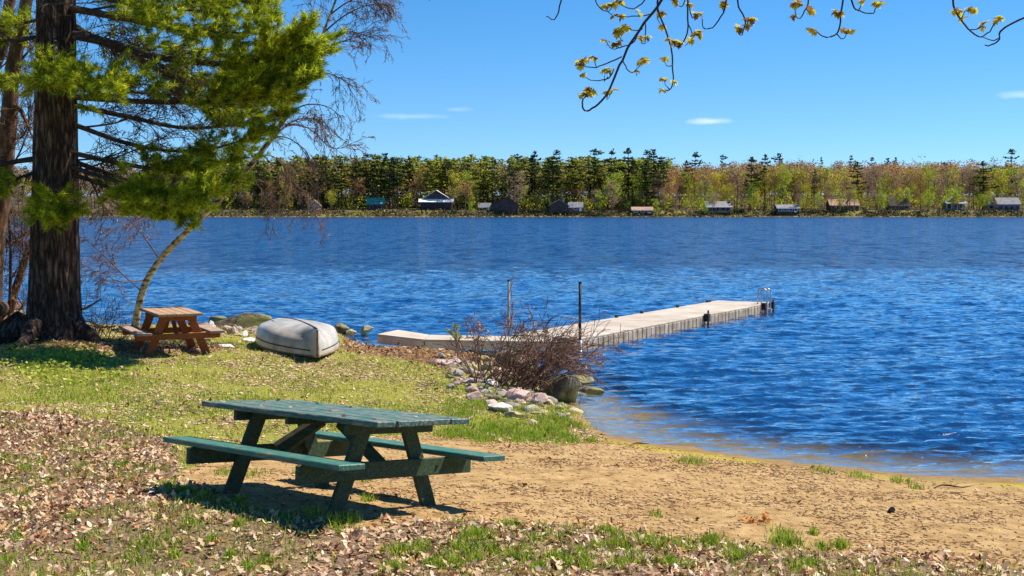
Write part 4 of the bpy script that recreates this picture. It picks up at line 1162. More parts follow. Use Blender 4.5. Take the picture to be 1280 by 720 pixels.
# ------------------------------------------------------------------ overhanging maple twigs
mt_ = thing('maple_tree', 'young maple leaves on thin arching twigs hanging from above', 'tree')
YM = 5.6
def mp_(x, y, dy=0.0): return A(x, y, YM + dy)
MAIN = [
 ([(850, -60), (838, -20), (824, 5), (808, 25), (790, 52), (778, 74), (768, 97), (760, 116), (747, 131), (735, 138), (728, 135), (729, 124)], .0075, [(733, 117), (726, 119), (739, 114)]),
 ([(777, 71), (760, 78), (745, 84), (732, 84), (727, 80)], .0035, [(726, 77), (730, 74), (724, 82)]),
 ([(745, 84), (743, 76)], .0025, [(743, 71)]),
 ([(768, 86), (762, 96), (748, 101), (737, 100), (729, 93)], .0032, [(728, 92)]),
 ([(760, 96), (755, 102), (756, 92)], .0025, [(756, 88), (760, 87)]),
 ([(778, 74), (783, 84), (790, 91), (797, 85), (801, 79)], .0032, [(802, 76), (807, 76), (794, 89)]),
 ([(760, 116), (759, 124), (764, 117)], .0025, [(765, 113), (757, 115)]),
 ([(804, 35), (798, 38), (786, 36), (782, 32)], .003, [(783, 32)]),
 ([(797, 42), (793, 53), (782, 57), (771, 61), (763, 60), (758, 52)], .0032, [(757, 51), (770, 54), (775, 52)]),
 ([(779, 52), (773, 44)], .0025, [(772, 40), (775, 38)]),
 ([(806, 28), (807, 45), (806, 54), (802, 54), (801, 49)], .003, [(801, 47), (808, 46)]),
 ([(812, 18), (800, 20), (785, 21), (774, 21), (768, 19)], .003, [(768, 20), (778, 20), (799, 16)]),
 ([(812, -10), (800, 6), (788, 11), (775, 5), (768, -5)], .0035, [(770, 2), (776, 3)]),
 ([(741, -10), (747, 7), (754, 13), (762, 15), (768, 22)], .003, [(754, 6), (760, 5), (766, 6)]),
 ([(826, -30), (822, 5), (829, 30), (838, 60), (841, 85), (842, 100), (837, 112), (828, 113)], .005, [(842, 102), (828, 112)]),
 ([(837, 112), (831, 104)], .0025, [(830, 98)]),
 ([(840, 82), (833, 82), (831, 75)], .0025, [(831, 72)]),
 ([(822, 5), (822, 22), (826, 32)], .003, [(824, 16), (828, 33), (829, 16)]),
 ([(861, -30), (860, 0), (860, 30), (857, 48), (848, 59), (843, 55)], .0045, [(843, 52), (849, 53), (840, 50)]),
 ([(860, 30), (866, 42), (864, 49), (857, 57)], .003, [(863, 49)]),
 ([(864, 46), (870, 44)], .0025, [(872, 42), (874, 41)]),
 ([(862, 2), (864, 20), (868, 22), (871, 18)], .003, [(870, 17), (874, 16), (862, 5)]),
 ([(860, -8), (853, 8), (846, 6)], .003, [(842, 2), (845, 1)]),
 ([(912, -30), (908, 2), (902, 20), (890, 34), (880, 35), (877, 24)], .0042, []),
 ([(904, 14), (902, 5)], .0025, [(904, 4), (906, 6)]),
 ([(916, -30), (922, 4), (930, 20), (931, 34), (926, 44), (922, 36)], .0042, [(922, 34), (926, 36), (936, 25), (940, 24), (935, 31)]),
 ([(706, -30), (700, 5), (698, 17), (691, 25), (683, 20)], .0042, []),
 ([(1012, -30), (1010, 2), (1006, 14), (998, 23), (994, 10)], .004, [(993, 4), (997, 3), (1013, 14), (992, 20), (1001, 5)]),
 ([(1058, -30), (1054, 2), (1050, 25), (1046, 42), (1033, 47), (1024, 42), (1019, 38)], .0045, [(1017, 37), (1013, 36), (1045, 15), (1049, 15)]),
 ([(1046, 42), (1053, 49), (1059, 42)], .003, [(1059, 38), (1065, 38), (1054, 37)]),
 ([(1060, -30), (1064, 2), (1073, 14), (1090, 17), (1095, 9)], .0042, [(1095, 5), (1100, 4)]),
 ([(1073, 14), (1077, 4)], .003, [(1077, 1)]),
 ([(1188, -40), (1191, 2), (1198, 20), (1210, 36), (1224, 46), (1236, 40), (1243, 30)], .0052, [(1246, 24), (1251, 22), (1193, 13), (1203, 23), (1200, 15)]),
 ([(1201, 24), (1207, 13)], .0028, [(1211, 11), (1216, 10)]),
 ([(1212, 38), (1222, 36), (1229, 31)], .003, [(1230, 28), (1228, 35)]),
 ([(1310, 8), (1280, 22), (1252, 38), (1248, 50), (1238, 57), (1231, 56)], .0052, []),
 ([(1249, 48), (1240, 51), (1226, 46)], .0035, []),
 ([(532, -14), (536, 1)], .003, []),
]
rm = np.random.default_rng(9)
def leaf_cluster_mesh(seed):
    r = np.random.default_rng(seed); Vs, Fs = [], []; n0 = 0
    for k in range(6):
        az = r.uniform(0, 6.28); el = r.uniform(-.9, .5); L = r.uniform(.022, .036)
        d = np.array([math.cos(az) * math.cos(el), math.sin(az) * math.cos(el), math.sin(el)])
        s = np.cross(d, (0, 0, 1.0)); s /= np.linalg.norm(s); u = np.cross(s, d)
        out = [(0, 0), (.12, .25), (.3, .55), (.42, .28), (.62, .42), (.75, .14), (1, 0), (.75, -.14), (.62, -.42), (.42, -.28), (.3, -.55), (.12, -.25)]
        V_ = [d * L * a + s * L * b + u * L * (.25 * abs(b) - .35 * a * a) for a, b in out]
        cen = d * L * .4 - u * L * .03
        Vs += [cen] + V_; Fs += [(n0, n0 + 1 + i, n0 + 1 + (i + 1) % 12) for i in range(12)]; n0 += 13
    me = bpy.data.meshes.new('leaf_cluster'); me.from_pydata([tuple(p) for p in Vs], [], Fs); me.update(); me.materials.append(M['maple_leaf'])
    return me
LCM = [leaf_cluster_mesh(k) for k in range(6)]
for k, (pts, r0, lv) in enumerate(MAIN):
    dy = .0 if k < 14 else .12 * ((k * 7) % 5 - 2)
    P_ = spline([mp_(x, y, dy) for x, y in pts], max(8, 3 * len(pts)))
    P_ = P_ + np.stack([vnoise(np.arange(len(P_)) * .7, k, 0, 3) - .5, vnoise(np.arange(len(P_)) * .4, k, 0, 4) * 2 - 1, vnoise(np.arange(len(P_)) * .7, k, 0, 6) - .5], -1) * .006
    o = MB().tube(P_, np.linspace(r0, r0 * .5, len(P_)), 6).build('twig', M['twig_dark'], mt_, True)
    for (x, y) in lv:
        p = mp_(x, y, dy); c = bpy.data.objects.new('leaf_cluster', LCM[int(rm.integers(6))]); COL.objects.link(c); c.parent = o
        c.location = p; c.rotation_euler = (rm.normal() * .3, rm.normal() * .3, rm.uniform(0, 6.28)); s = rm.uniform(.8, 1.15); c.scale = (s, s, s)
        j = int(np.argmin(np.linalg.norm(P_ - p, axis=1)))
        if np.linalg.norm(P_[j] - p) > .006: 
            pet = MB().tube([P_[j], (P_[j] + p) / 2 - (0, 0, .004), p], .0018, 4).build('petiole', M['twig_dark'], o)
# the limbs above the frame that carry the twigs
for pts, r0 in (([(5.6, -1.5, 1.2), (5.6, -1.2, 4.0), (5.2, .5, 6.2), (4.2, 3, 7.4), (3.0, 5.2, 7.6)], .16), ([(4.6, 2.2, 7.0), (3.2, 4.4, 6.2), (2.2, 5.5, 5.2), (1.9, 5.65, 4.62)], .05), ([(3.2, 4.4, 6.2), (1.5, 5.4, 5.3), (.75, 5.6, 4.12)], .03), ([(2.2, 5.5, 5.2), (1.2, 5.6, 4.6), (.9, 5.6, 4.12)], .02), ([(2.2, 5.5, 5.2), (1.7, 5.6, 4.6), (1.48, 5.6, 4.1)], .015), ([(1.2, 5.6, 4.6), (.4, 5.6, 4.4), (.23, 5.6, 4.02)], .012), ([(1.2, 5.6, 4.6), (.1, 5.6, 4.7), (-.38, 5.6, 3.94)], .012), ([(1.9, 5.65, 4.62), (1.93, 5.6, 4.3), (1.92, 5.6, 4.02)], .012), ([(2.2, 5.5, 5.2), (2.5, 5.6, 4.5), (2.36, 5.6, 3.93)], .015)):
    MB().tube(spline(pts, 24), np.linspace(r0, max(r0 * .3, .005), 24), 10).build('limb', M['bare_bark'], mt_, True)

# ------------------------------------------------------------------ ground cover
rg = np.random.default_rng(77)
def scatter(nn, x0, x1, y0, y1, dens, r=rg):
    x = r.uniform(x0, x1, nn); y = r.uniform(y0, y1, nn)
    k = r.uniform(size=nn) < dens(x, y)
    x, y = x[k], y[k]
    keep = np.abs(x) < (y * .42 + 1.5)
    return x[keep], y[keep]
def on_ground(x, y):
    z = height(x, y); e = .04
    nx_ = -(height(x + e, y) - z) / e; ny_ = -(height(x, y + e) - z) / e
    return z, np.stack([nx_, ny_, np.ones_like(nx_)], -1) / np.sqrt(nx_ ** 2 + ny_ ** 2 + 1)[:, None]

LEAF_SHAPES = [
 np.array([(-.5, 0), (-.3, .22), (-.05, .16), (.12, .34), (.22, .12), (.5, .02), (.24, -.14), (.1, -.36), (-.06, -.15), (-.3, -.2)]),
 np.array([(-.5, 0), (-.32, .1), (-.2, .34), (-.02, .14), (.2, .28), (.5, 0), (.22, -.22), (0, -.12), (-.16, -.34), (-.34, -.1)]),
 np.array([(-.5, 0), (-.2, .2), (.05, .24), (.3, .14), (.5, 0), (.3, -.13), (.05, -.22), (-.2, -.2), (-.35, -.1), (-.42, -.04)]),
]
def leaf_litter(name, x, y, size, mat, r=rg, lift=.012, curl=1.0):
    z, _ = on_ground(x, y)
    n_ = len(x); out = []
    sh = np.array(LEAF_SHAPES)[r.integers(0, 3, n_)]                      # n,10,2
    s = size * (.45 + 1.25 * r.random(n_) ** 1.5)
    lx = sh[:, :, 0] * s[:, None]; ly = sh[:, :, 1] * s[:, None] * r.uniform(.6, 1.1, n_)[:, None]
    k1 = r.normal(size=n_) * 9 * curl / (s / .05); k2 = r.uniform(4, 22, n_) * curl / (s / .05)
    lz = k1[:, None] * lx ** 2 + k2[:, None] * ly ** 2
    cen = np.zeros((n_, 1, 3))
    P = np.concatenate([cen, np.stack([lx, ly, lz], -1)], 1)             # n,11,3
    a = r.uniform(0, 6.28, n_); b_ = r.normal(size=n_) * .45; c_ = r.normal(size=n_) * .45
    def rot(P, ax, t):
        c, s_ = np.cos(t)[:, None], np.sin(t)[:, None]; Q = P.copy(); i, j = [(1, 2), (0, 2), (0, 1)][ax]
        Q[:, :, i] = P[:, :, i] * c - P[:, :, j] * s_; Q[:, :, j] = P[:, :, i] * s_ + P[:, :, j] * c; return Q
    P = rot(rot(rot(P, 0, b_), 1, c_), 2, a)
    P[:, :, 2] -= P[:, :, 2].min(1)[:, None]
    P += np.stack([x, y, z + r.uniform(0, lift, n_)], -1)[:, None, :]
    i0 = np.arange(n_)[:, None, None] * 11
    f = np.array([(0, i + 1, (i + 1) % 10 + 1) for i in range(10)])[None]
    return tri_mesh(name, P.reshape(-1, 3), (i0 + f).reshape(-1, 3), mat, smooth=False, kind='stuff')

def d_leaf(x, y):
    p = soft_poly(x, y, P_LEAF, .22)
    patch = sstep(.30, .52, fbm(x * 1.1, y * 1.1, 0, 60, 3))
    return p * (.35 + .65 * patch)
x, y = scatter(125000, -8, 6, 5.5, 18.5, d_leaf)
leaf_litter('leaf_litter', x, y, .053, M['fallen'])['label'] = 'pinkish tan fallen leaves covering the foreground'
x, y = scatter(60000, -11, 3, 11, 27.5, lambda x, y: (1 - soft_poly(x, y, P_SAND, .2)) * (shore_dist(x, y)[0] > .1) * (.10 + .5 * sstep(.58, .72, fbm(x * .9, y * .9, 0, 61, 3))))
leaf_litter('scattered_leaves', x, y, .058, M['fallen'])['label'] = 'single fallen leaves scattered over the lawn'
x, y = scatter(34000, -14, 2, 17, 29, lambda x, y: (shore_dist(x, y)[0] > .03) * sstep(.3, .8, redness(x, y, 0 * x + 1)) * .8)
leaf_litter('red_brown_litter', x, y, .065, M['fallen_red'])['label'] = 'red-brown dead leaves on the bank and under the pine'
x, y = scatter(2600, -2.5, 7, 8.3, 17, lambda x, y: soft_poly(x, y, P_SAND, .2) * (shore_dist(x, y)[0] > .25) * (.12 + .9 * sstep(.6, .75, fbm(x * .8, y * .8, 0, 62, 3))))
leaf_litter('beach_leaves', x, y, .045, M['fallen_red'])['label'] = 'few brown leaves lying on the sand'

def blades(name, x, y, h, w, mat, r=rg, lean=.5, z0=None):
    z, _ = on_ground(x, y); n_ = len(x)
    a = r.uniform(0, 6.28, n_); ln = np.abs(r.normal(size=n_)) * lean
    hh = h * r.uniform(.45, 1.3, n_)
    d = np.stack([np.cos(a) * ln, np.sin(a) * ln, np.ones(n_)], -1); d /= np.linalg.norm(d, axis=1)[:, None]
    b_ = r.uniform(0, 6.28, n_); s = np.stack([np.cos(b_), np.sin(b_), 0 * b_], -1) * w * .5
    B = np.stack([x, y, z - .004], -1); mid = B + d * hh[:, None] * .55
    d2 = d.copy(); d2[:, :2] *= 1.9; d2[:, 2] *= .8; d2 /= np.linalg.norm(d2, axis=1)[:, None]
    tip = mid + d2 * hh[:, None] * .5
    V_ = np.stack([B - s, B + s, mid + s * .8, mid - s * .8, tip], 1)
    i = np.arange(n_)[:, None, None] * 5
    T_ = i + np.array([[(0, 1, 2), (0, 2, 3), (3, 2, 4)]]).reshape(1, 3, 3)
    return tri_mesh(name, V_.reshape(-1, 3), T_.reshape(-1, 3), mat, kind='stuff')
def not_sand(x, y): return 1 - soft_poly(x, y, P_SAND, .18)
def d_grass(x, y):
    d, nx_ = shore_dist(x, y)
    clump = sstep(.38, .62, fbm(x * 1.3, y * 1.3, 0, 80, 3)) * .8 + .2
    lush = np.exp(-((y - 15.5) / 3.2) ** 2) * 1.0 + .35
    inl = soft_poly(x, y, P_LEAF, .2)
    leafy = np.maximum(sstep(.56, .66, fbm(x * 1.6, y * 1.6, 0, 81, 3)), 1 - sstep(.34, .46, fbm(x * 1.1, y * 1.1, 0, 60, 3)))
    red = np.clip(redness(x, y, d), 0, 1)
    return (d > .12) * not_sand(x, y) * np.where(inl > .5, .10 + leafy * .62, clump * np.minimum(lush, 1)) * (1 - .8 * red)
x, y = scatter(430000, -13, 4.5, 7.5, 28, d_grass)
blades('grass', x, y, .06, .0075, M['grass'])['label'] = 'short green spring grass on the lawn'
x, y = scatter(230000, -13, 4.5, 12, 28, lambda x, y: (shore_dist(x, y)[0] > .1) * not_sand(x, y) * (1 - .7 * soft_poly(x, y, P_LEAF, .2)) * sstep(.35, .6, fbm(x * 1.7 + 9, y * 1.7, 0, 83, 3)) * .55)
blades('dry_grass', x, y, .045, .009, M['dry_grass'], lean=1.2)['label'] = 'dry straw-coloured grass among the green'
# lush tufts: bank above the sand, edge of the sand, few on the beach
def tuft_field(cs, name, lab, h=.10):
    X_, Y_ = [], []
    for (px, py, rx, n_) in cs:
        p = ground_hit(px, py); r_ = rx * p[1] / F
        X_.append(p[0] + rg.normal(size=n_) * r_ * .5); Y_.append(p[1] + rg.normal(size=n_) * r_ * .8)
    blades(name, np.concatenate(X_), np.concatenate(Y_), h, .008, M['grass'], lean=.6)['label'] = lab
cs = [(rg.uniform(560, 725), rg.uniform(505, 552), 18, 220) for _ in range(46)]
cs = [c for c in cs if c[1] < 553 and c[1] > 500 + (c[0] - 700) * .6]
cs += [(705, 547, 16, 500), (690, 540, 18, 600), (715, 553, 10, 250), (740, 552, 8, 160), (865, 578, 22, 240), (1030, 590, 16, 120), (1075, 597, 16, 120), (1127, 603, 14, 110), (1050, 683, 10, 160), (1016, 668, 7, 60), (1145, 612, 8, 60), (820, 646, 8, 50), (420, 655, 10, 160), (640, 660, 12, 200), (760, 668, 12, 200)]
for q in range(60): cs.append((rg.uniform(480, 1030), rg.uniform(668, 715), rg.uniform(8, 22), 110))
for q in range(46): cs.append((rg.uniform(0, 460), rg.uniform(560, 715), rg.uniform(6, 20), 80))
tuft_field(cs, 'grass_tufts', 'bright green grass tufts along the bank and among the leaves', .075)
cs = [(rg.uniform(-10, 130), rg.uniform(440, 480), 14, 60) for _ in range(26)]
X_, Y_ = [], []
for (px, py, rx, n_) in cs:
    p = ground_hit(px, py); X_.append(p[0] + rg.normal(size=n_) * rx * .014); Y_.append(p[1] + rg.normal(size=n_) * .3)
X_ = np.concatenate(X_); Y_ = np.concatenate(Y_)
V_, T_ = leaf_tris(np.stack([X_, Y_, height(X_, Y_) + rg.uniform(.01, .12, len(X_))], -1), .07, rg, .3)
tri_mesh('ground_cover', V_, T_, M['bud_green'], kind='stuff')['label'] = 'leafy green ground cover at the foot of the pine'

# sand debris: bits of bark, twigs, needles
def bits(name, x, y, L, w, mat, r=rg):
    z, _ = on_ground(x, y); n_ = len(x); a = r.normal(size=n_) * 1.6; Ls = L * r.uniform(.3, 1.5, n_)
    d = np.stack([np.cos(a), np.sin(a), r.normal(size=n_) * .1], -1) * Ls[:, None] / 2; s = np.stack([-np.sin(a), np.cos(a), 0 * a], -1) * w / 2 * r.uniform(.6, 1.8, n_)[:, None]; u = np.zeros((n_, 3)); u[:, 2] = w * .8
    c = np.stack([x, y, z + w * .3], -1)
    V_ = np.stack([c - d - s, c - d + s, c - d * .8 + u, c + d - s, c + d + s, c + d * .8 + u], 1)
    T_ = (np.arange(n_)[:, None, None] * 6 + np.array([[(0, 1, 2), (3, 5, 4), (0, 3, 4), (0, 4, 1), (1, 4, 5), (1, 5, 2), (2, 5, 3), (2, 3, 0)]])).reshape(-1, 3)
    return tri_mesh(name, V_.reshape(-1, 3), T_, mat, kind='stuff')
M['debris'] = island('debris', [(0, (.05, .025, .015)), (.6, (.16, .08, .04)), (.85, (.35, .15, .06)), (1, (.6, .45, .3))])
x, y = scatter(46000, -3.2, 8, 8, 17.5, lambda x, y: soft_poly(x, y, P_SAND, .15) * (shore_dist(x, y)[0] > .35) * (.10 + .9 * sstep(.48, .68, fbm(x * 1.0, y * 1.6, 0, 90, 3))))
bits('sand_debris', x, y, .04, .006, M['debris'])['label'] = 'dark bits of bark and twig strewn on the sand'
# lumps of loose sand
x, y = scatter(22000, -3.2, 8, 8, 17, lambda x, y: soft_poly(x, y, P_SAND, .15) * (shore_dist(x, y)[0] > .5) * sstep(.4, .65, fbm(x * 1.0, y * 1.3, 0, 91, 3)))
z_, _ = on_ground(x, y); bv, bf = ico(0); n_ = len(x); s_ = rg.uniform(.005, .02, n_)
V_ = bv[None] * (s_[:, None, None] * np.stack([rg.uniform(.8, 1.8, n_), rg.uniform(.8, 1.5, n_), rg.uniform(.4, .8, n_)], -1)[:, None, :]) + np.stack([x, y, z_], -1)[:, None, :]
T_ = (np.arange(n_)[:, None, None] * 12 + np.array(bf)[None]).reshape(-1, 3)
M['lump'] = simple('sand_lump', [(.3, (.30, .17, .07)), (.7, (.52, .35, .17))], 5)
tri_mesh('sand_lumps', V_.reshape(-1, 3), T_, M['lump'], kind='stuff')['label'] = 'small lumps of damp sand on the beach'
M['thatch'] = island('thatch', [(0, (.16, .07, .04)), (.3, (.34, .2, .11)), (.7, (.52, .37, .22)), (1, (.72, .58, .42))])
x, y = scatter(110000, -13, 3.5, 11, 28, lambda x, y: (shore_dist(x, y)[0] > .1) * not_sand(x, y) * (1 - .8 * soft_poly(x, y, P_LEAF, .2)) * (.15 + .85 * sstep(.42, .62, fbm(x * 1.2 + 4, y * 1.2, 0, 95, 3))) * .8)
bits('lawn_thatch', x, y, .055, .012, M['thatch'])['label'] = 'tan scraps of dead leaves and straw all over the lawn'
tq_ = np.random.default_rng(5); Rt = np.array(g.rotation_euler.to_matrix()); lp = np.stack([tq_.uniform(-1.15, 1.1, 16), tq_.uniform(-.42, .42, 16), np.full(16, .762)], -1) @ Rt.T + np.array(g.location)
Vt, Tt = leaf_tris(lp, .05, tq_, .15); Vt[:, 2] += .006
tri_mesh('table_leaf_scraps', Vt, Tt, M['fallen'], kind='stuff')['label'] = 'few dead leaf scraps lying on the green tabletop'
# a few single things on the sand
p = ground_hit(1113, 641); mb = MB(); mb.tube([(0, .02, .0), (0, -.03, .03), (0, -.06, .045)], .026, 12)
o = mb.build('short_pipe', M['dark_iron']); o.location = p; tag(o, 'small dark round pipe end sticking out of the sand', 'pipe')
p = ground_hit(940, 652); x = p[0] + rg.normal(size=26) * .07; y = p[1] + rg.normal(size=26) * .04
M['orange_leaf'] = island('orange_leaf', [(0, (.35, .08, .01)), (1, (.62, .2, .03))])
leaf_litter('orange_leaf_heap', x, y, .06, M['orange_leaf'])['label'] = 'small heap of orange leaves on the open sand'
for (px, py, dx, dy, lb) in ((1190, 610, .22, .05, 'dark driftwood piece on the sand at the right waterline'), (800, 556, .12, .02, 'short dark stick near the grass end of the waterline'), (752, 545, .04, .02, 'small dark stick by the edge of the water')):
    p = ground_hit(px, py); mb = MB()
    mb.tube(spline([p + (-dx, -dy, .006), p + (-dx * .3, dy * 1.5, .018), p + (dx * .3, -dy, .02), p + (dx, dy, .01)], 8), [.003, .006, .008, .009, .008, .006, .005, .003], 6)
    mb.tube([p + (0, 0, .02), p + (dx * .4, .05, .04)], .003, 5)
    tag(mb.build('driftwood_stick', M['twig_dark'], None, True), lb, 'driftwood')

# ------------------------------------------------------------------ far shore: houses
def flat(name, c, rough=.8):
    c2 = tuple(min(1, x * 1.25 + .01) for x in c); c1 = tuple(x * .75 for x in c)
    return simple(name, [(.35, c1), (.65, c2)], .9, rough, bump=0)
H = {k: flat('house_' + k, c) for k, c in dict(dark=(.05, .035, .03), brown=(.12, .07, .045), white=(.8, .8, .8), teal=(.05, .27, .2), grey=(.2, .19, .19), tan=(.38, .26, .17), roofbrown=(.36, .22, .15), palegrey=(.19, .19, .2), blue=(.13, .15, .24), glass=(.03, .04, .06), trim=(.5, .5, .52), beige=(.42, .36, .28), stone=(.3, .22, .14)).items()}
FY = 612
def P2(px, Y=FY): return (px - 640) / F * Y
def house(label, x0, x1, ytop, ybase, wall, roof, kind='gable', wf=.5, Y=FY, porch=None, nwin=3, trim='white', chim=False, dormer=False):
    w = (x1 - x0) / F * Y; hgt = (ybase - ytop) / F * Y; cx = P2((x0 + x1) / 2, Y)
    base = float(height(np.array([cx]), np.array([Y]))[0]); zb = max(base, CAMZ - (ybase - HZ) / F * Y) - .2
    t = thing('lake_house', label, 'house', (cx, Y, zb), 0, 'houses along the far shore')
    wh = hgt * wf; dp = w * .6; rh = hgt - wh; ov = .5
    s = MB()
    if kind == 'ridge':                                       # ridge parallel to the shore
        s.box((0, dp / 2, wh / 2 - .5), (w - 2 * ov, dp, wh + 1)); s.add([(-w / 2 + ov, 0, wh), (-w / 2 + ov, dp, wh), (-w / 2 + ov, dp / 2, wh + rh * .9), (w / 2 - ov, 0, wh), (w / 2 - ov, dp, wh), (w / 2 - ov, dp / 2, wh + rh * .9)], [(0, 1, 2), (3, 5, 4)])
        s.build('wall', H[wall], t)
        for sg in (-1, 1):
            r = MB(); y0 = dp / 2 + sg * (dp / 2 + ov)
            q = [(-w / 2, y0, wh - .25), (w / 2, y0, wh - .25), (w / 2, dp / 2, wh + rh), (-w / 2, dp / 2, wh + rh)]
            r.add(q + [(a, b_, c - .18) for a, b_, c in q], [(0, 1, 2, 3), (7, 6, 5, 4), (0, 4, 5, 1), (1, 5, 6, 2), (2, 6, 7, 3), (3, 7, 4, 0)]); r.build('roof', H[roof], t)
        MB().box((0, -ov - .06, wh - .34), (w, .1, .3)).build('fascia', H[trim], t)
    else:                                                     # gable facing the lake
        s.box((0, dp / 2, wh / 2 - .5), (w - 2 * ov, dp, wh + 1)); s.add([(-w / 2 + ov, 0, wh), (w / 2 - ov, 0, wh), (0, 0, wh + rh * .9), (-w / 2 + ov, dp, wh), (w / 2 - ov, dp, wh), (0, dp, wh + rh * .9)], [(0, 1, 2), (3, 5, 4)])
        s.build('wall', H[wall], t)
        for sg in (-1, 1):
            r = MB(); q = [(sg * w / 2, -ov, wh - .25), (sg * w / 2, dp + ov, wh - .25), (0, dp + ov, wh + rh), (0, -ov, wh + rh)]
            r.add(q + [(a, b_, c - .2) for a, b_, c in q], [(0, 1, 2, 3), (7, 6, 5, 4), (0, 4, 5, 1), (1, 5, 6, 2), (2, 6, 7, 3), (3, 7, 4, 0)]); r.build('roof', H[roof], t)
    for k in range(nwin):
        xw = (-w / 2 + ov) + (w - 2 * ov) * (k + .5) / nwin; ww = min(1.7, w / nwin * .55)
        f = MB().box((xw, -.05, wh * .52), (ww + .3, .12, wh * .42 + .3)).build('window', H[trim], t)
        MB().box((xw, -.10, wh * .52), (ww, .08, wh * .42)).build('pane', H['glass'], f)
    if kind == 'gable':
        f = MB().box((0, -.05, wh + rh * .3), (1.5, .12, 1.3)).build('window', H[trim], t); MB().box((0, -.1, wh + rh * .3), (1.2, .08, 1.0)).build('pane', H['glass'], f)
    d = MB().box((w * .31, -.06, wh * .36), (1.0, .12, wh * .72)).build('door', H[trim if wall != trim else 'dark'], t)
    if porch:
        pw = w * 1.06; r = MB(); q = [(-pw / 2, -2.6, wh * .80), (pw / 2, -2.6, wh * .80), (pw / 2, .1, wh * 1.08), (-pw / 2, .1, wh * 1.08)]
        r.add(q + [(a, b_, c - .2) for a, b_, c in q], [(0, 1, 2, 3), (7, 6, 5, 4), (0, 4, 5, 1), (1, 5, 6, 2), (2, 6, 7, 3), (3, 7, 4, 0)]); r.build('porch_roof', H[porch], t)
        for k in range(5): MB().box((-pw / 2 + .3 + (pw - .6) * k / 4, -2.4, wh * .39 - .2), (.22, .22, wh * .78 + .4)).build('porch_post', H[trim], t)
        MB().box((0, -1.3, .1), (pw, 2.6, .3)).build('porch_floor', H['stone'], t)
    if chim: MB().box((w * .22, dp * .4, wh + rh * .9), (.9, .9, rh * .9)).build('chimney', H['stone'], t)
    if dormer:
        MB().box((-w * .08, dp * .18, wh + rh * .5), (w * .34, dp * .35, rh * .6)).build('dormer', H[wall], t)
    return t
house('dark cabin with a bright teal roof under the pines on the left', 458, 481, 246.5, 262.5, 'dark', 'teal', 'ridge', .55, nwin=2, trim='palegrey', Y=612)
house('two-storey cabin with brilliant white roofs and a wide porch', 525, 566, 237, 262.5, 'dark', 'white', 'gable', .52, porch='white', nwin=4, trim='dark', Y=612)
house('small grey-roofed shed left of the big dark barn-like cabin', 598, 614, 253, 263, 'dark', 'palegrey', 'ridge', .5, nwin=1, Y=614)
house('large dark barn-like cabin with one pale gable window', 613, 650, 245, 263.5, 'dark', 'dark', 'gable', .45, nwin=3, trim='brown', Y=610)
house('dark twin-gabled cabin in shade left of the grove centre', 685, 712, 249, 263.5, 'dark', 'grey', 'gable', .5, nwin=2, trim='brown', chim=True)
house('small cabin tucked right beside the twin-gabled cabin', 710, 729, 252, 263.5, 'brown', 'grey', 'ridge', .5, nwin=1)
house('low hut with a flat reddish-brown roof close to the water', 789, 817, 258, 266, 'dark', 'roofbrown', 'ridge', .55, nwin=3, Y=607)
house('grey-roofed lake house with white trim and a glazed porch', 881, 914, 251, 264.5, 'palegrey', 'grey', 'ridge', .55, porch='palegrey', nwin=5, trim='palegrey')
house('low white-edged house right of the glazed-porch house', 970, 999, 255, 265, 'dark', 'palegrey', 'ridge', .6, nwin=4, Y=610)
house('long brown-roofed ranch house in the middle of the hardwoods', 1036, 1074, 250, 265, 'dark', 'roofbrown', 'ridge', .5, nwin=6, trim='tan', chim=True)
house('steep dark-roofed cottage between two lime-green trees', 1110, 1137, 247, 265, 'brown', 'dark', 'ridge', .4, nwin=3, trim='beige')
house('white and grey two-storey house with decks facing the lake', 1180, 1206, 247, 265, 'grey', 'grey', 'gable', .6, nwin=3, trim='trim', porch='palegrey')
house('blue-grey house with a pale metal roof near the right edge', 1245, 1275, 248.5, 266, 'blue', 'palegrey', 'ridge', .55, nwin=4, trim='palegrey', Y=608)
house('small tan cottage tucked left of the blue-grey house', 1230, 1245, 250, 264, 'tan', 'palegrey', 'gable', .6, nwin=1, Y=616)
house('beige cottage half hidden behind the hanging birch twigs', 385, 401, 250, 264, 'beige', 'roofbrown', 'gable', .5, nwin=2, Y=614)

# ------------------------------------------------------------------ far shore: trees
M['far_pine'] = island('far_pine', [(0, (.015, .03, .008)), (.25, (.07, .10, .015)), (.6, (.24, .27, .03)), (1, (.56, .54, .05))], .8, trans=.45)
M['far_pine_dark'] = island('far_pine_dark', [(0, (.008, .018, .008)), (.6, (.035, .065, .015)), (1, (.12, .15, .02))], .8, trans=.2)
M['far_bare'] = island('far_bare', [(0, (.16, .09, .065)), (.5, (.34, .22, .12)), (1, (.56, .42, .25))], .9, trans=.3)
M['far_rust'] = island('far_rust', [(0, (.22, .09, .04)), (.5, (.44, .24, .09)), (1, (.66, .42, .16))], .9, trans=.4)
M['far_olive'] = island('far_olive', [(0, (.16, .15, .02)), (.5, (.46, .44, .035)), (1, (.74, .68, .05))], .9, trans=.45)
M['far_lime'] = island('far_lime', [(0, (.2, .26, .02)), (.5, (.42, .52, .03)), (1, (.62, .68, .06))], .9, trans=.3)
M['far_trunk'] = simple('far_trunk', [(.3, (.09, .06, .045)), (.7, (.26, .19, .15))], .5, bump=0)
M['far_trunk_dark'] = simple('far_trunk_dark', [(.3, (.03, .022, .018)), (.7, (.09, .065, .05))], .5, bump=0)

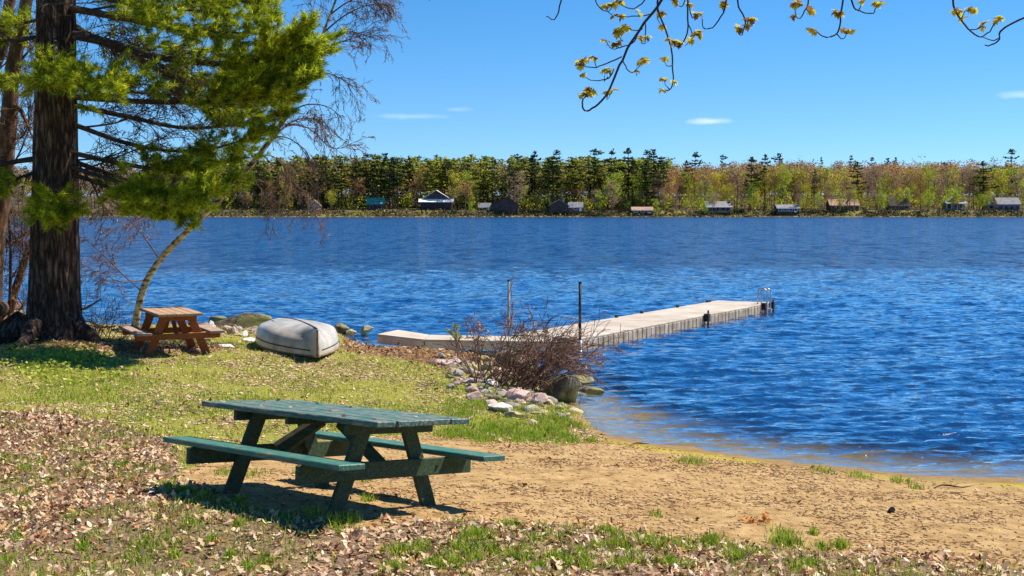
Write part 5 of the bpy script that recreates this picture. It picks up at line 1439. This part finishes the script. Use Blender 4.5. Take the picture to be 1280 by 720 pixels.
def crown_tris(P, size, r, flat_=1.0, dirs=None):
    n_ = len(P); s = np.broadcast_to(size, (n_,)) * r.uniform(.6, 1.4, n_)
    a = r.normal(size=(n_, 3)); a[:, 2] *= flat_
    if dirs is not None: a = a * .5 + dirs
    a /= np.linalg.norm(a, axis=1)[:, None]
    b_ = r.normal(size=(n_, 3)); b_[:, 2] *= flat_; b_ -= a * (a * b_).sum(1)[:, None]; b_ /= np.linalg.norm(b_, axis=1)[:, None] + 1e-9
    V_ = np.stack([P - a * s[:, None] * .6, P + a * s[:, None] * .5 + b_ * s[:, None] * .45, P + a * s[:, None] * .3 - b_ * s[:, None] * .5], 1)
    return V_.reshape(-1, 3)

def far_pine_geo(seed, h, lo=.3, wid=.17):
    r = np.random.default_rng(seed); pts, ds = [], []; tb_ = MB()
    tb_.tube([(0, 0, -1), (0, 0, h * .5), (r.normal() * .2, 0, h)], [.38, .26, .05], 5)
    z = h * lo; k = 0; asym = r.uniform(0, 6.28)
    while z < h - .4:
        f = (z / h - lo) / (1 - lo); rad = h * wid * (1 - f) ** .45 * (0.45 + .75 * min(1, f * 3.5)) * r.uniform(.5, 1.3) + .6
        nb = int(r.integers(4, 7)); a0 = r.uniform(0, 6.28)
        for j in range(nb):
            if r.random() < .2: continue
            a = a0 + j * 6.28 / nb + r.normal() * .4; L = rad * r.uniform(.45, 1.35) * (1 + .35 * math.cos(a - asym))
            nd = max(3, int(L * 2.6))
            for q in range(nd):
                t = (q + .6) / nd; up_ = .10 * L * t * t * (1 + f)
                pts.append((math.cos(a) * L * t + r.normal() * .18, math.sin(a) * L * t + r.normal() * .18, z + up_ + r.normal() * .12)); ds.append((math.cos(a), math.sin(a), .15))
                if t > .45: pts.append((math.cos(a + .22) * L * t, math.sin(a + .22) * L * t, z + up_ + r.normal() * .14)); ds.append((math.cos(a), math.sin(a), .15))
            tb_.tube([(0, 0, z), (math.cos(a) * L * .8, math.sin(a) * L * .8, z + .07 * L)], [.07, .02], 3, cap=False)
        z += r.uniform(.8, 2.3); k += 1
    for q in range(16): pts.append((r.normal() * .55, r.normal() * .55, h - r.uniform(0, 2.0))); ds.append((0, 0, 1))
    V_ = crown_tris(np.array(pts), 1.0, r, .35, np.array(ds) * .6)
    return tb_, V_

def far_wood_geo(seed, h, dens=1.0, leafy=1.0, lo=.22, wid=.24):
    r = np.random.default_rng(seed); tb_ = MB(); pts = []
    tb_.tube([(0, 0, -1), (r.normal() * .3, 0, h * .4), (r.normal() * .8, r.normal() * .8, h * .93)], [.26, .18, .04], 5)
    nl_ = int(11 * dens) + 5
    for j in range(nl_):
        z0 = h * r.uniform(lo, .8); a = r.uniform(0, 6.28); L = h * wid * r.uniform(.55, 1.2) * (1.15 - .5 * z0 / h)
        e = np.array([math.cos(a) * L, math.sin(a) * L, L * r.uniform(.7, 1.5)]); s0 = np.array([0, 0, z0]); mid = s0 + e * .5 + r.normal(size=3) * .3
        e = s0 + e; e[2] = min(e[2], h)
        tb_.tube([s0, mid, e], [.10, .06, .02], 3, cap=False)
        for q in range(5):
            t = r.uniform(.3, 1); b0 = s0 + (e - s0) * t; tb_.tube([b0, b0 + np.array([r.normal(), r.normal(), abs(r.normal()) + .6]) * .9], [.035, .012], 3, cap=False)
        ncl = int(5 * dens)
        for q in range(ncl):
            c = s0 + (e - s0) * r.uniform(.35, 1.05) + r.normal(size=3) * np.array([.8, .8, .7])
            pts.append(c + r.normal(size=(int(13 * leafy), 3)) * np.array([.75, .75, .6]))
    for q in range(6):
        pts.append(np.array([0, 0, h * r.uniform(.8, .98)]) + r.normal(size=(int(13 * leafy), 3)) * np.array([.9, .9, .7]))
    P_ = np.concatenate(pts); P_ = P_[P_[:, 2] > h * .15]
    return tb_, P_

PINES, WOODS, TALLP = [], [], []
def mk(tb_, V_, mt, mc):
    me1 = bpy.data.meshes.new('trunk'); me1.from_pydata(np.concatenate(tb_.v).tolist(), [], tb_.f); me1.materials.append(mt)
    me2 = bpy.data.meshes.new('crown'); me2.from_pydata(V_.tolist(), [], [(i, i + 1, i + 2) for i in range(0, len(V_), 3)]); me2.materials.append(mc)
    return me1, me2
PG = [far_pine_geo(300 + k, 26, [.3, .38, .25, .45, .34, .2, .4, .3, .5, .28, .42, .35, .22, .48][k], [.16, .14, .17, .15, .18, .15, .13, .19, .17, .13, .2, .15, .18, .14][k]) for k in range(14)]
for k, (tb_, V_) in enumerate(PG):
    PINES.append(mk(tb_, V_, M['far_trunk'] if k % 2 else M['far_trunk_dark'], M['far_pine'] if k % 3 else M['far_pine_dark']))
DARKP = [mk(*PG[k], M['far_trunk_dark'], M['far_pine_dark']) for k in (0, 2, 5, 8, 11)]
WG = []
for k in range(8):
    r_ = np.random.default_rng(900 + k); tb_, P_ = far_wood_geo(400 + k, 20, 1.0, 1.0)
    WG.append((tb_, P_))
def wv(k, size, seed, keep=1.0):
    r_ = np.random.default_rng(seed); P_ = WG[k][1]; P_ = P_[r_.random(len(P_)) < keep]
    V_ = crown_tris(P_, size, r_); return V_
WK = {'bare': [mk(WG[k][0], wv(k, .42, k, .75), M['far_trunk'], M['far_bare']) for k in range(5)],
      'rust': [mk(WG[k][0], wv(k, .5, 20 + k, .85), M['far_trunk'], M['far_rust']) for k in (1, 4, 6)],
      'olive': [mk(WG[k][0], wv(k, .5, 40 + k, .8), M['far_trunk'], M['far_olive']) for k in (2, 3, 5, 7)],
      'lime': [mk(WG[k][0], wv(k, .55, 60 + k, .9), M['far_trunk'], M['far_lime']) for k in (0, 6, 7)]}
KLAB = {'pine': ('pine_tree', 'tall dark green pine in the row along the far shore'), 'bare': ('bare_hardwood', 'leafless greyish-brown hardwood tree along the far shore'),
        'rust': ('budding_hardwood', 'hardwood tree with rust-coloured buds along the far shore'), 'olive': ('budding_hardwood', 'olive-yellow budding hardwood tree along the far shore'), 'lime': ('leafing_hardwood', 'bright lime-green small tree at the far waterline')}
rf = np.random.default_rng(2024)
def ftree(kind, px, Y, h, label=None, meshes=None, wide=1.0, group=True):
    x = P2(px, Y); z = float(height(np.array([x]), np.array([Y]))[0])
    nm, lb = KLAB[kind]
    t = thing(nm, label or lb, 'tree', (x, Y, z - .1), float(rf.uniform(0, 6.28)), None if label else 'trees of the far shore: ' + kind)
    pool = meshes or (PINES if kind == 'pine' else WK[kind])
    a, b_ = pool[int(rf.integers(len(pool)))]
    base = 26. if kind == 'pine' else 20.
    s = h / base; sw = s * wide * rf.uniform(.9, 1.15)
    t.scale = (sw, sw, s)
    for nme, me in (('trunk', a), ('crown', b_)):
        o = bpy.data.objects.new(nme, me); COL.objects.link(o); o.parent = t
    return t
def top_h(px, ytop, Y):
    x = P2(px, Y); return CAMZ + (HZ - ytop) / F * Y - float(height(np.array([x]), np.array([Y]))[0])
# pines that stand out, each with its own place
for px, yt, Y, wd, lb in [
 (1227, 202, 622, 1.35, 'large dark pine standing between two white lake houses on the right'),
 (1262, 187, 650, .8, 'tallest thin pine poking above the skyline at the right edge'),
 (1070, 203, 626, 1.25, 'dark wide pine just right of the long brown-roofed house'),
 (938, 197, 622, 1.05, 'dark layered pine left of a paired pine above the middle of the right shore'),
 (955, 194, 640, .9, 'dark pine right of its twin above the middle of the right shore'),
 (857, 201, 640, .8, 'lone dark pine among bare trees right of the pine grove'),
 (868, 191, 700, .9, 'pine top rising over the bare ridge right of the pine grove'),
 (1017, 212, 616, .5, 'narrow dark spruce between hardwoods left of the brown-roofed house'),
 (1178, 203, 690, .5, 'thin dark pine spire left of the large dark pine'),
 (973, 192, 760, .9, 'pine top on the ridge right of the paired pines'),
 (902, 194, 740, .7, 'small pine top on the ridge between grove and paired pines'),
 (1025, 197, 760, .5, 'small pine tip on the ridge above the brown-roofed house'),
 (1062, 195, 780, .6, 'double pine tip on the ridge right above the wide dark pine'),
 (1088, 197, 780, .6, 'small pine on the ridge right of the double tip'),
 (1107, 198, 790, .6, 'leftmost of the tiny ridge pines near the dark cottage'),
 (1118, 197, 790, .5, 'rightmost of the tiny ridge pines near the dark cottage'),
 (743, 187, 640, .9, 'tall pine above the left part of the pine grove'), (764, 187, 640, .8, 'twin-topped tall pine in the middle of the grove skyline'),
 (785, 186, 640, .9, 'tallest pine of the grove, its top well above the rest'), (807, 188, 640, .8, 'tall pine near the right end of the grove'), (816, 187, 645, .8, 'last tall pine at the right end of the grove skyline'),
 (695, 188, 640, .8, 'pine with a paired top above the dark twin-gabled cabin'), (668, 190, 640, .8, 'pine top left of the paired top above the dark cabin'), (458, 192, 632, .9, 'pine rising over the teal-roofed cabin'), (481, 192, 640, .9, 'pine just right of the teal-roofed cabin'),
 (408, 196, 625, 1.2, 'bushy pine at the left end of the open far shore')]:
    ftree('pine', px, Y, top_h(px, yt, Y), lb, DARKP, wd)
for px, yt, Y, wd, lb in [(1192, 232, 606, 1.5, 'lime-green tree in front of the white and grey house'), (1160, 238, 606, 1.2, 'small lime tree right of the dark cottage'), (1100, 240, 606, 1.1, 'small lime tree left of the dark cottage'),
                          (820, 249, 604, .9, 'bright lime bush right of the low brown-roofed hut'), (589, 252, 604, 1.1, 'golden-green bush left of the small grey shed'), (938, 226, 618, 1.0, 'yellow-green tree under the layered pine')]:
    ftree('lime', px, Y, max(3, top_h(px, yt, Y)), lb, None, wd)
# the pine grove and the mixed row, nearest band
nP = 0
for k in range(88):
    px = 285 + (835 - 285) * (k + rf.uniform(-1.2, 1.2)) / 88
    Y = rf.uniform(617, 650); yt = rf.choice([rf.uniform(192, 202), rf.uniform(200, 226)]) + (6 if px < 330 else 0)
    ftree('pine', px, Y, top_h(px, yt, Y), None, DARKP if rf.random() < .2 else None, rf.uniform(.8, 1.3))
for k in range(62):
    px = rf.uniform(285, 835); Y = rf.uniform(606, 632); kind = rf.choice(['bare', 'olive', 'lime', 'rust'], p=[.3, .25, .2, .25])
    yt = rf.uniform(212, 248)
    if any(abs(px - c) < 14 for c in (469, 545, 606, 632, 698, 720, 803)) and Y < 625: continue
    ftree(kind, px, Y, top_h(px, yt, Y), None, None, rf.uniform(.7, 1.1))
for k in range(95):
    px = 838 + (1300 - 838) * (k + rf.uniform(-.5, .5)) / 95
    Y = rf.uniform(620, 660); kind = rf.choice(['bare', 'rust', 'olive', 'lime'], p=[.40, .14, .34, .12]); yt = rf.uniform(204, 232)
    ftree(kind, px, Y, top_h(px, yt, Y), None, None, rf.uniform(.7, 1.05))
for k in range(34):
    px = rf.uniform(838, 1300)
    Y = rf.uniform(605, 616); kind = rf.choice(['bare', 'olive', 'lime'], p=[.5, .3, .2]); yt = rf.uniform(232, 252)
    ftree(kind, px, Y, top_h(px, yt, Y), None, None, rf.uniform(.8, 1.2))
for k in range(22):
    px = rf.uniform(-20, 285); Y = rf.uniform(610, 650); kind = rf.choice(['pine', 'bare', 'olive']); yt = rf.uniform(212, 235)
    ftree(kind, px, Y, top_h(px, yt, Y), None, None, 1.0)

# the wood behind, one mass of crowns
def mass(name, label, specs, mt_list):
    Vc, Vt, Ft, nt_, ft_n = [], [], [], 0, 0
    for (Vs, tb_, x, Y, z, s, sw, a) in specs:
        c, sn = math.cos(a), math.sin(a); Rm = np.array([[c * sw, -sn * sw, 0], [sn * sw, c * sw, 0], [0, 0, s]])
        Vc.append(Vs @ Rm.T + (x, Y, z))
    V_ = np.concatenate(Vc); tri_mesh(name, V_, np.arange(len(V_)).reshape(-1, 3), mt_list, kind='stuff')['label'] = label
def region_specs(nn, px0, px1, Y0, Y1, geos, hlo, hhi, base, wd=(.9, 1.3), seed=1, keep=.6):
    r = np.random.default_rng(seed); out = []
    px = r.uniform(px0, px1, nn); Y = r.uniform(Y0, Y1, nn); x = (px - 640) / F * Y; z = height(x, Y)
    for i in range(nn):
        g_ = geos[int(r.integers(len(geos)))]; T3 = g_.reshape(-1, 3, 3); T3 = T3[r.random(len(T3)) < keep].reshape(-1, 3)
        s = r.uniform(hlo, hhi) / base
        out.append((T3, None, x[i], Y[i], z[i], s, s * r.uniform(*wd), r.uniform(0, 6.28)))
    return out
pg = [v for _, v in PG]; wg = [wv(k, .62, 80 + k, .8) for k in range(8)]
mass('distant_pine_wood', 'dense pine wood behind the grove on the far shore', region_specs(420, 262, 838, 650, 780, pg, 21, 27, 26, (1.1, 1.6), seed=5, keep=.5), M['far_pine'])
mass('distant_rusty_wood', 'rust-brown budding hardwoods on the hill of the far shore', region_specs(420, 262, 1320, 650, 860, wg, 14, 24, 20, seed=6), M['far_rust'])
mass('distant_bare_wood', 'leafless grey-brown wood on the hill of the far shore', region_specs(600, -60, 1330, 650, 900, wg, 14, 25, 20, seed=7), M['far_bare'])
mass('distant_olive_wood', 'olive-yellow budding wood on the hill of the far shore', region_specs(170, 830, 1330, 640, 850, wg, 16, 21, 20, seed=8), M['far_olive'])
mass('distant_green_wood', 'scattered dark evergreens on the far hill at left', region_specs(120, -60, 420, 645, 860, pg, 17, 22, 26, seed=9), M['far_pine_dark'])
def understory(name, label, nn, px0, px1, Y0, Y1, hmax, mat, seed, sz=.8):
    r = np.random.default_rng(seed); px = r.uniform(px0, px1, nn); Y = r.uniform(Y0, Y1, nn); x = (px - 640) / F * Y; z = height(x, Y)
    k = 26; hh = hmax * r.uniform(.35, 1, nn)
    P_ = np.repeat(np.stack([x, Y, z], -1), k, 0) + np.stack([r.normal(size=nn * k) * 1.1, r.normal(size=nn * k), np.repeat(hh, k) * r.uniform(.05, 1, nn * k) ** .8], -1)
    V_ = crown_tris(P_, sz, r); tri_mesh(name, V_, np.arange(len(V_)).reshape(-1, 3), mat, kind='stuff')['label'] = label
understory('dark_understory', 'dark young evergreens and brush between the trunks of the far shore', 1000, 262, 840, 622, 700, 8, M['far_pine_dark'], 41)
understory('olive_understory', 'olive brush between the trunks of the far shore', 420, 262, 1330, 618, 680, 9, M['far_olive'], 42)
understory('lime_understory', 'fresh green saplings lit between the far trunks', 150, 420, 1330, 616, 650, 8, M['far_lime'], 43)
understory('brown_understory', 'bare brown brush between the far trunks', 900, -60, 1330, 618, 720, 11, M['far_bare'], 44, .6)
# shrubs and stones at the far waterline
r_ = np.random.default_rng(66)
n_ = 2300; px = r_.uniform(-80, 1360, n_); x = (px - 640) / F * 602; y = far_shore(x) + r_.uniform(.3, 11, n_); z = height(x, y)
P_ = np.repeat(np.stack([x, y, z + .3], -1), 9, 0) + r_.normal(size=(n_ * 9, 3)) * np.array([.9, .6, .55])
M['brush'] = island('brush', [(0, (.03, .022, .012)), (.5, (.10, .07, .03)), (.8, (.18, .15, .03)), (1, (.34, .32, .04))])
V_ = crown_tris(P_, .7, r_); tri_mesh('waterline_brush', V_, np.arange(len(V_)).reshape(-1, 3), M['brush'], kind='stuff')['label'] = 'dark brush along the far waterline'
n_ = 420; px = r_.uniform(-80, 1360, n_); x = (px - 640) / F * 602; y = far_shore(x) + r_.uniform(-.4, 1.2, n_)
bv, bf = ico(1); s_ = r_.uniform(.15, .6, n_)
V_ = bv[None] * s_[:, None, None] * np.array([1.5, 1, .7]) * r_.uniform(.8, 1.2, (n_, len(bv), 1)) + np.stack([x, y, np.maximum(height(x, y), 0)], -1)[:, None, :]
T_ = (np.arange(n_)[:, None, None] * len(bv) + np.array(bf)[None]).reshape(-1, 3)
tri_mesh('shore_stones', V_.reshape(-1, 3), T_, H['stone'], kind='stuff')['label'] = 'stones edging the far waterline'
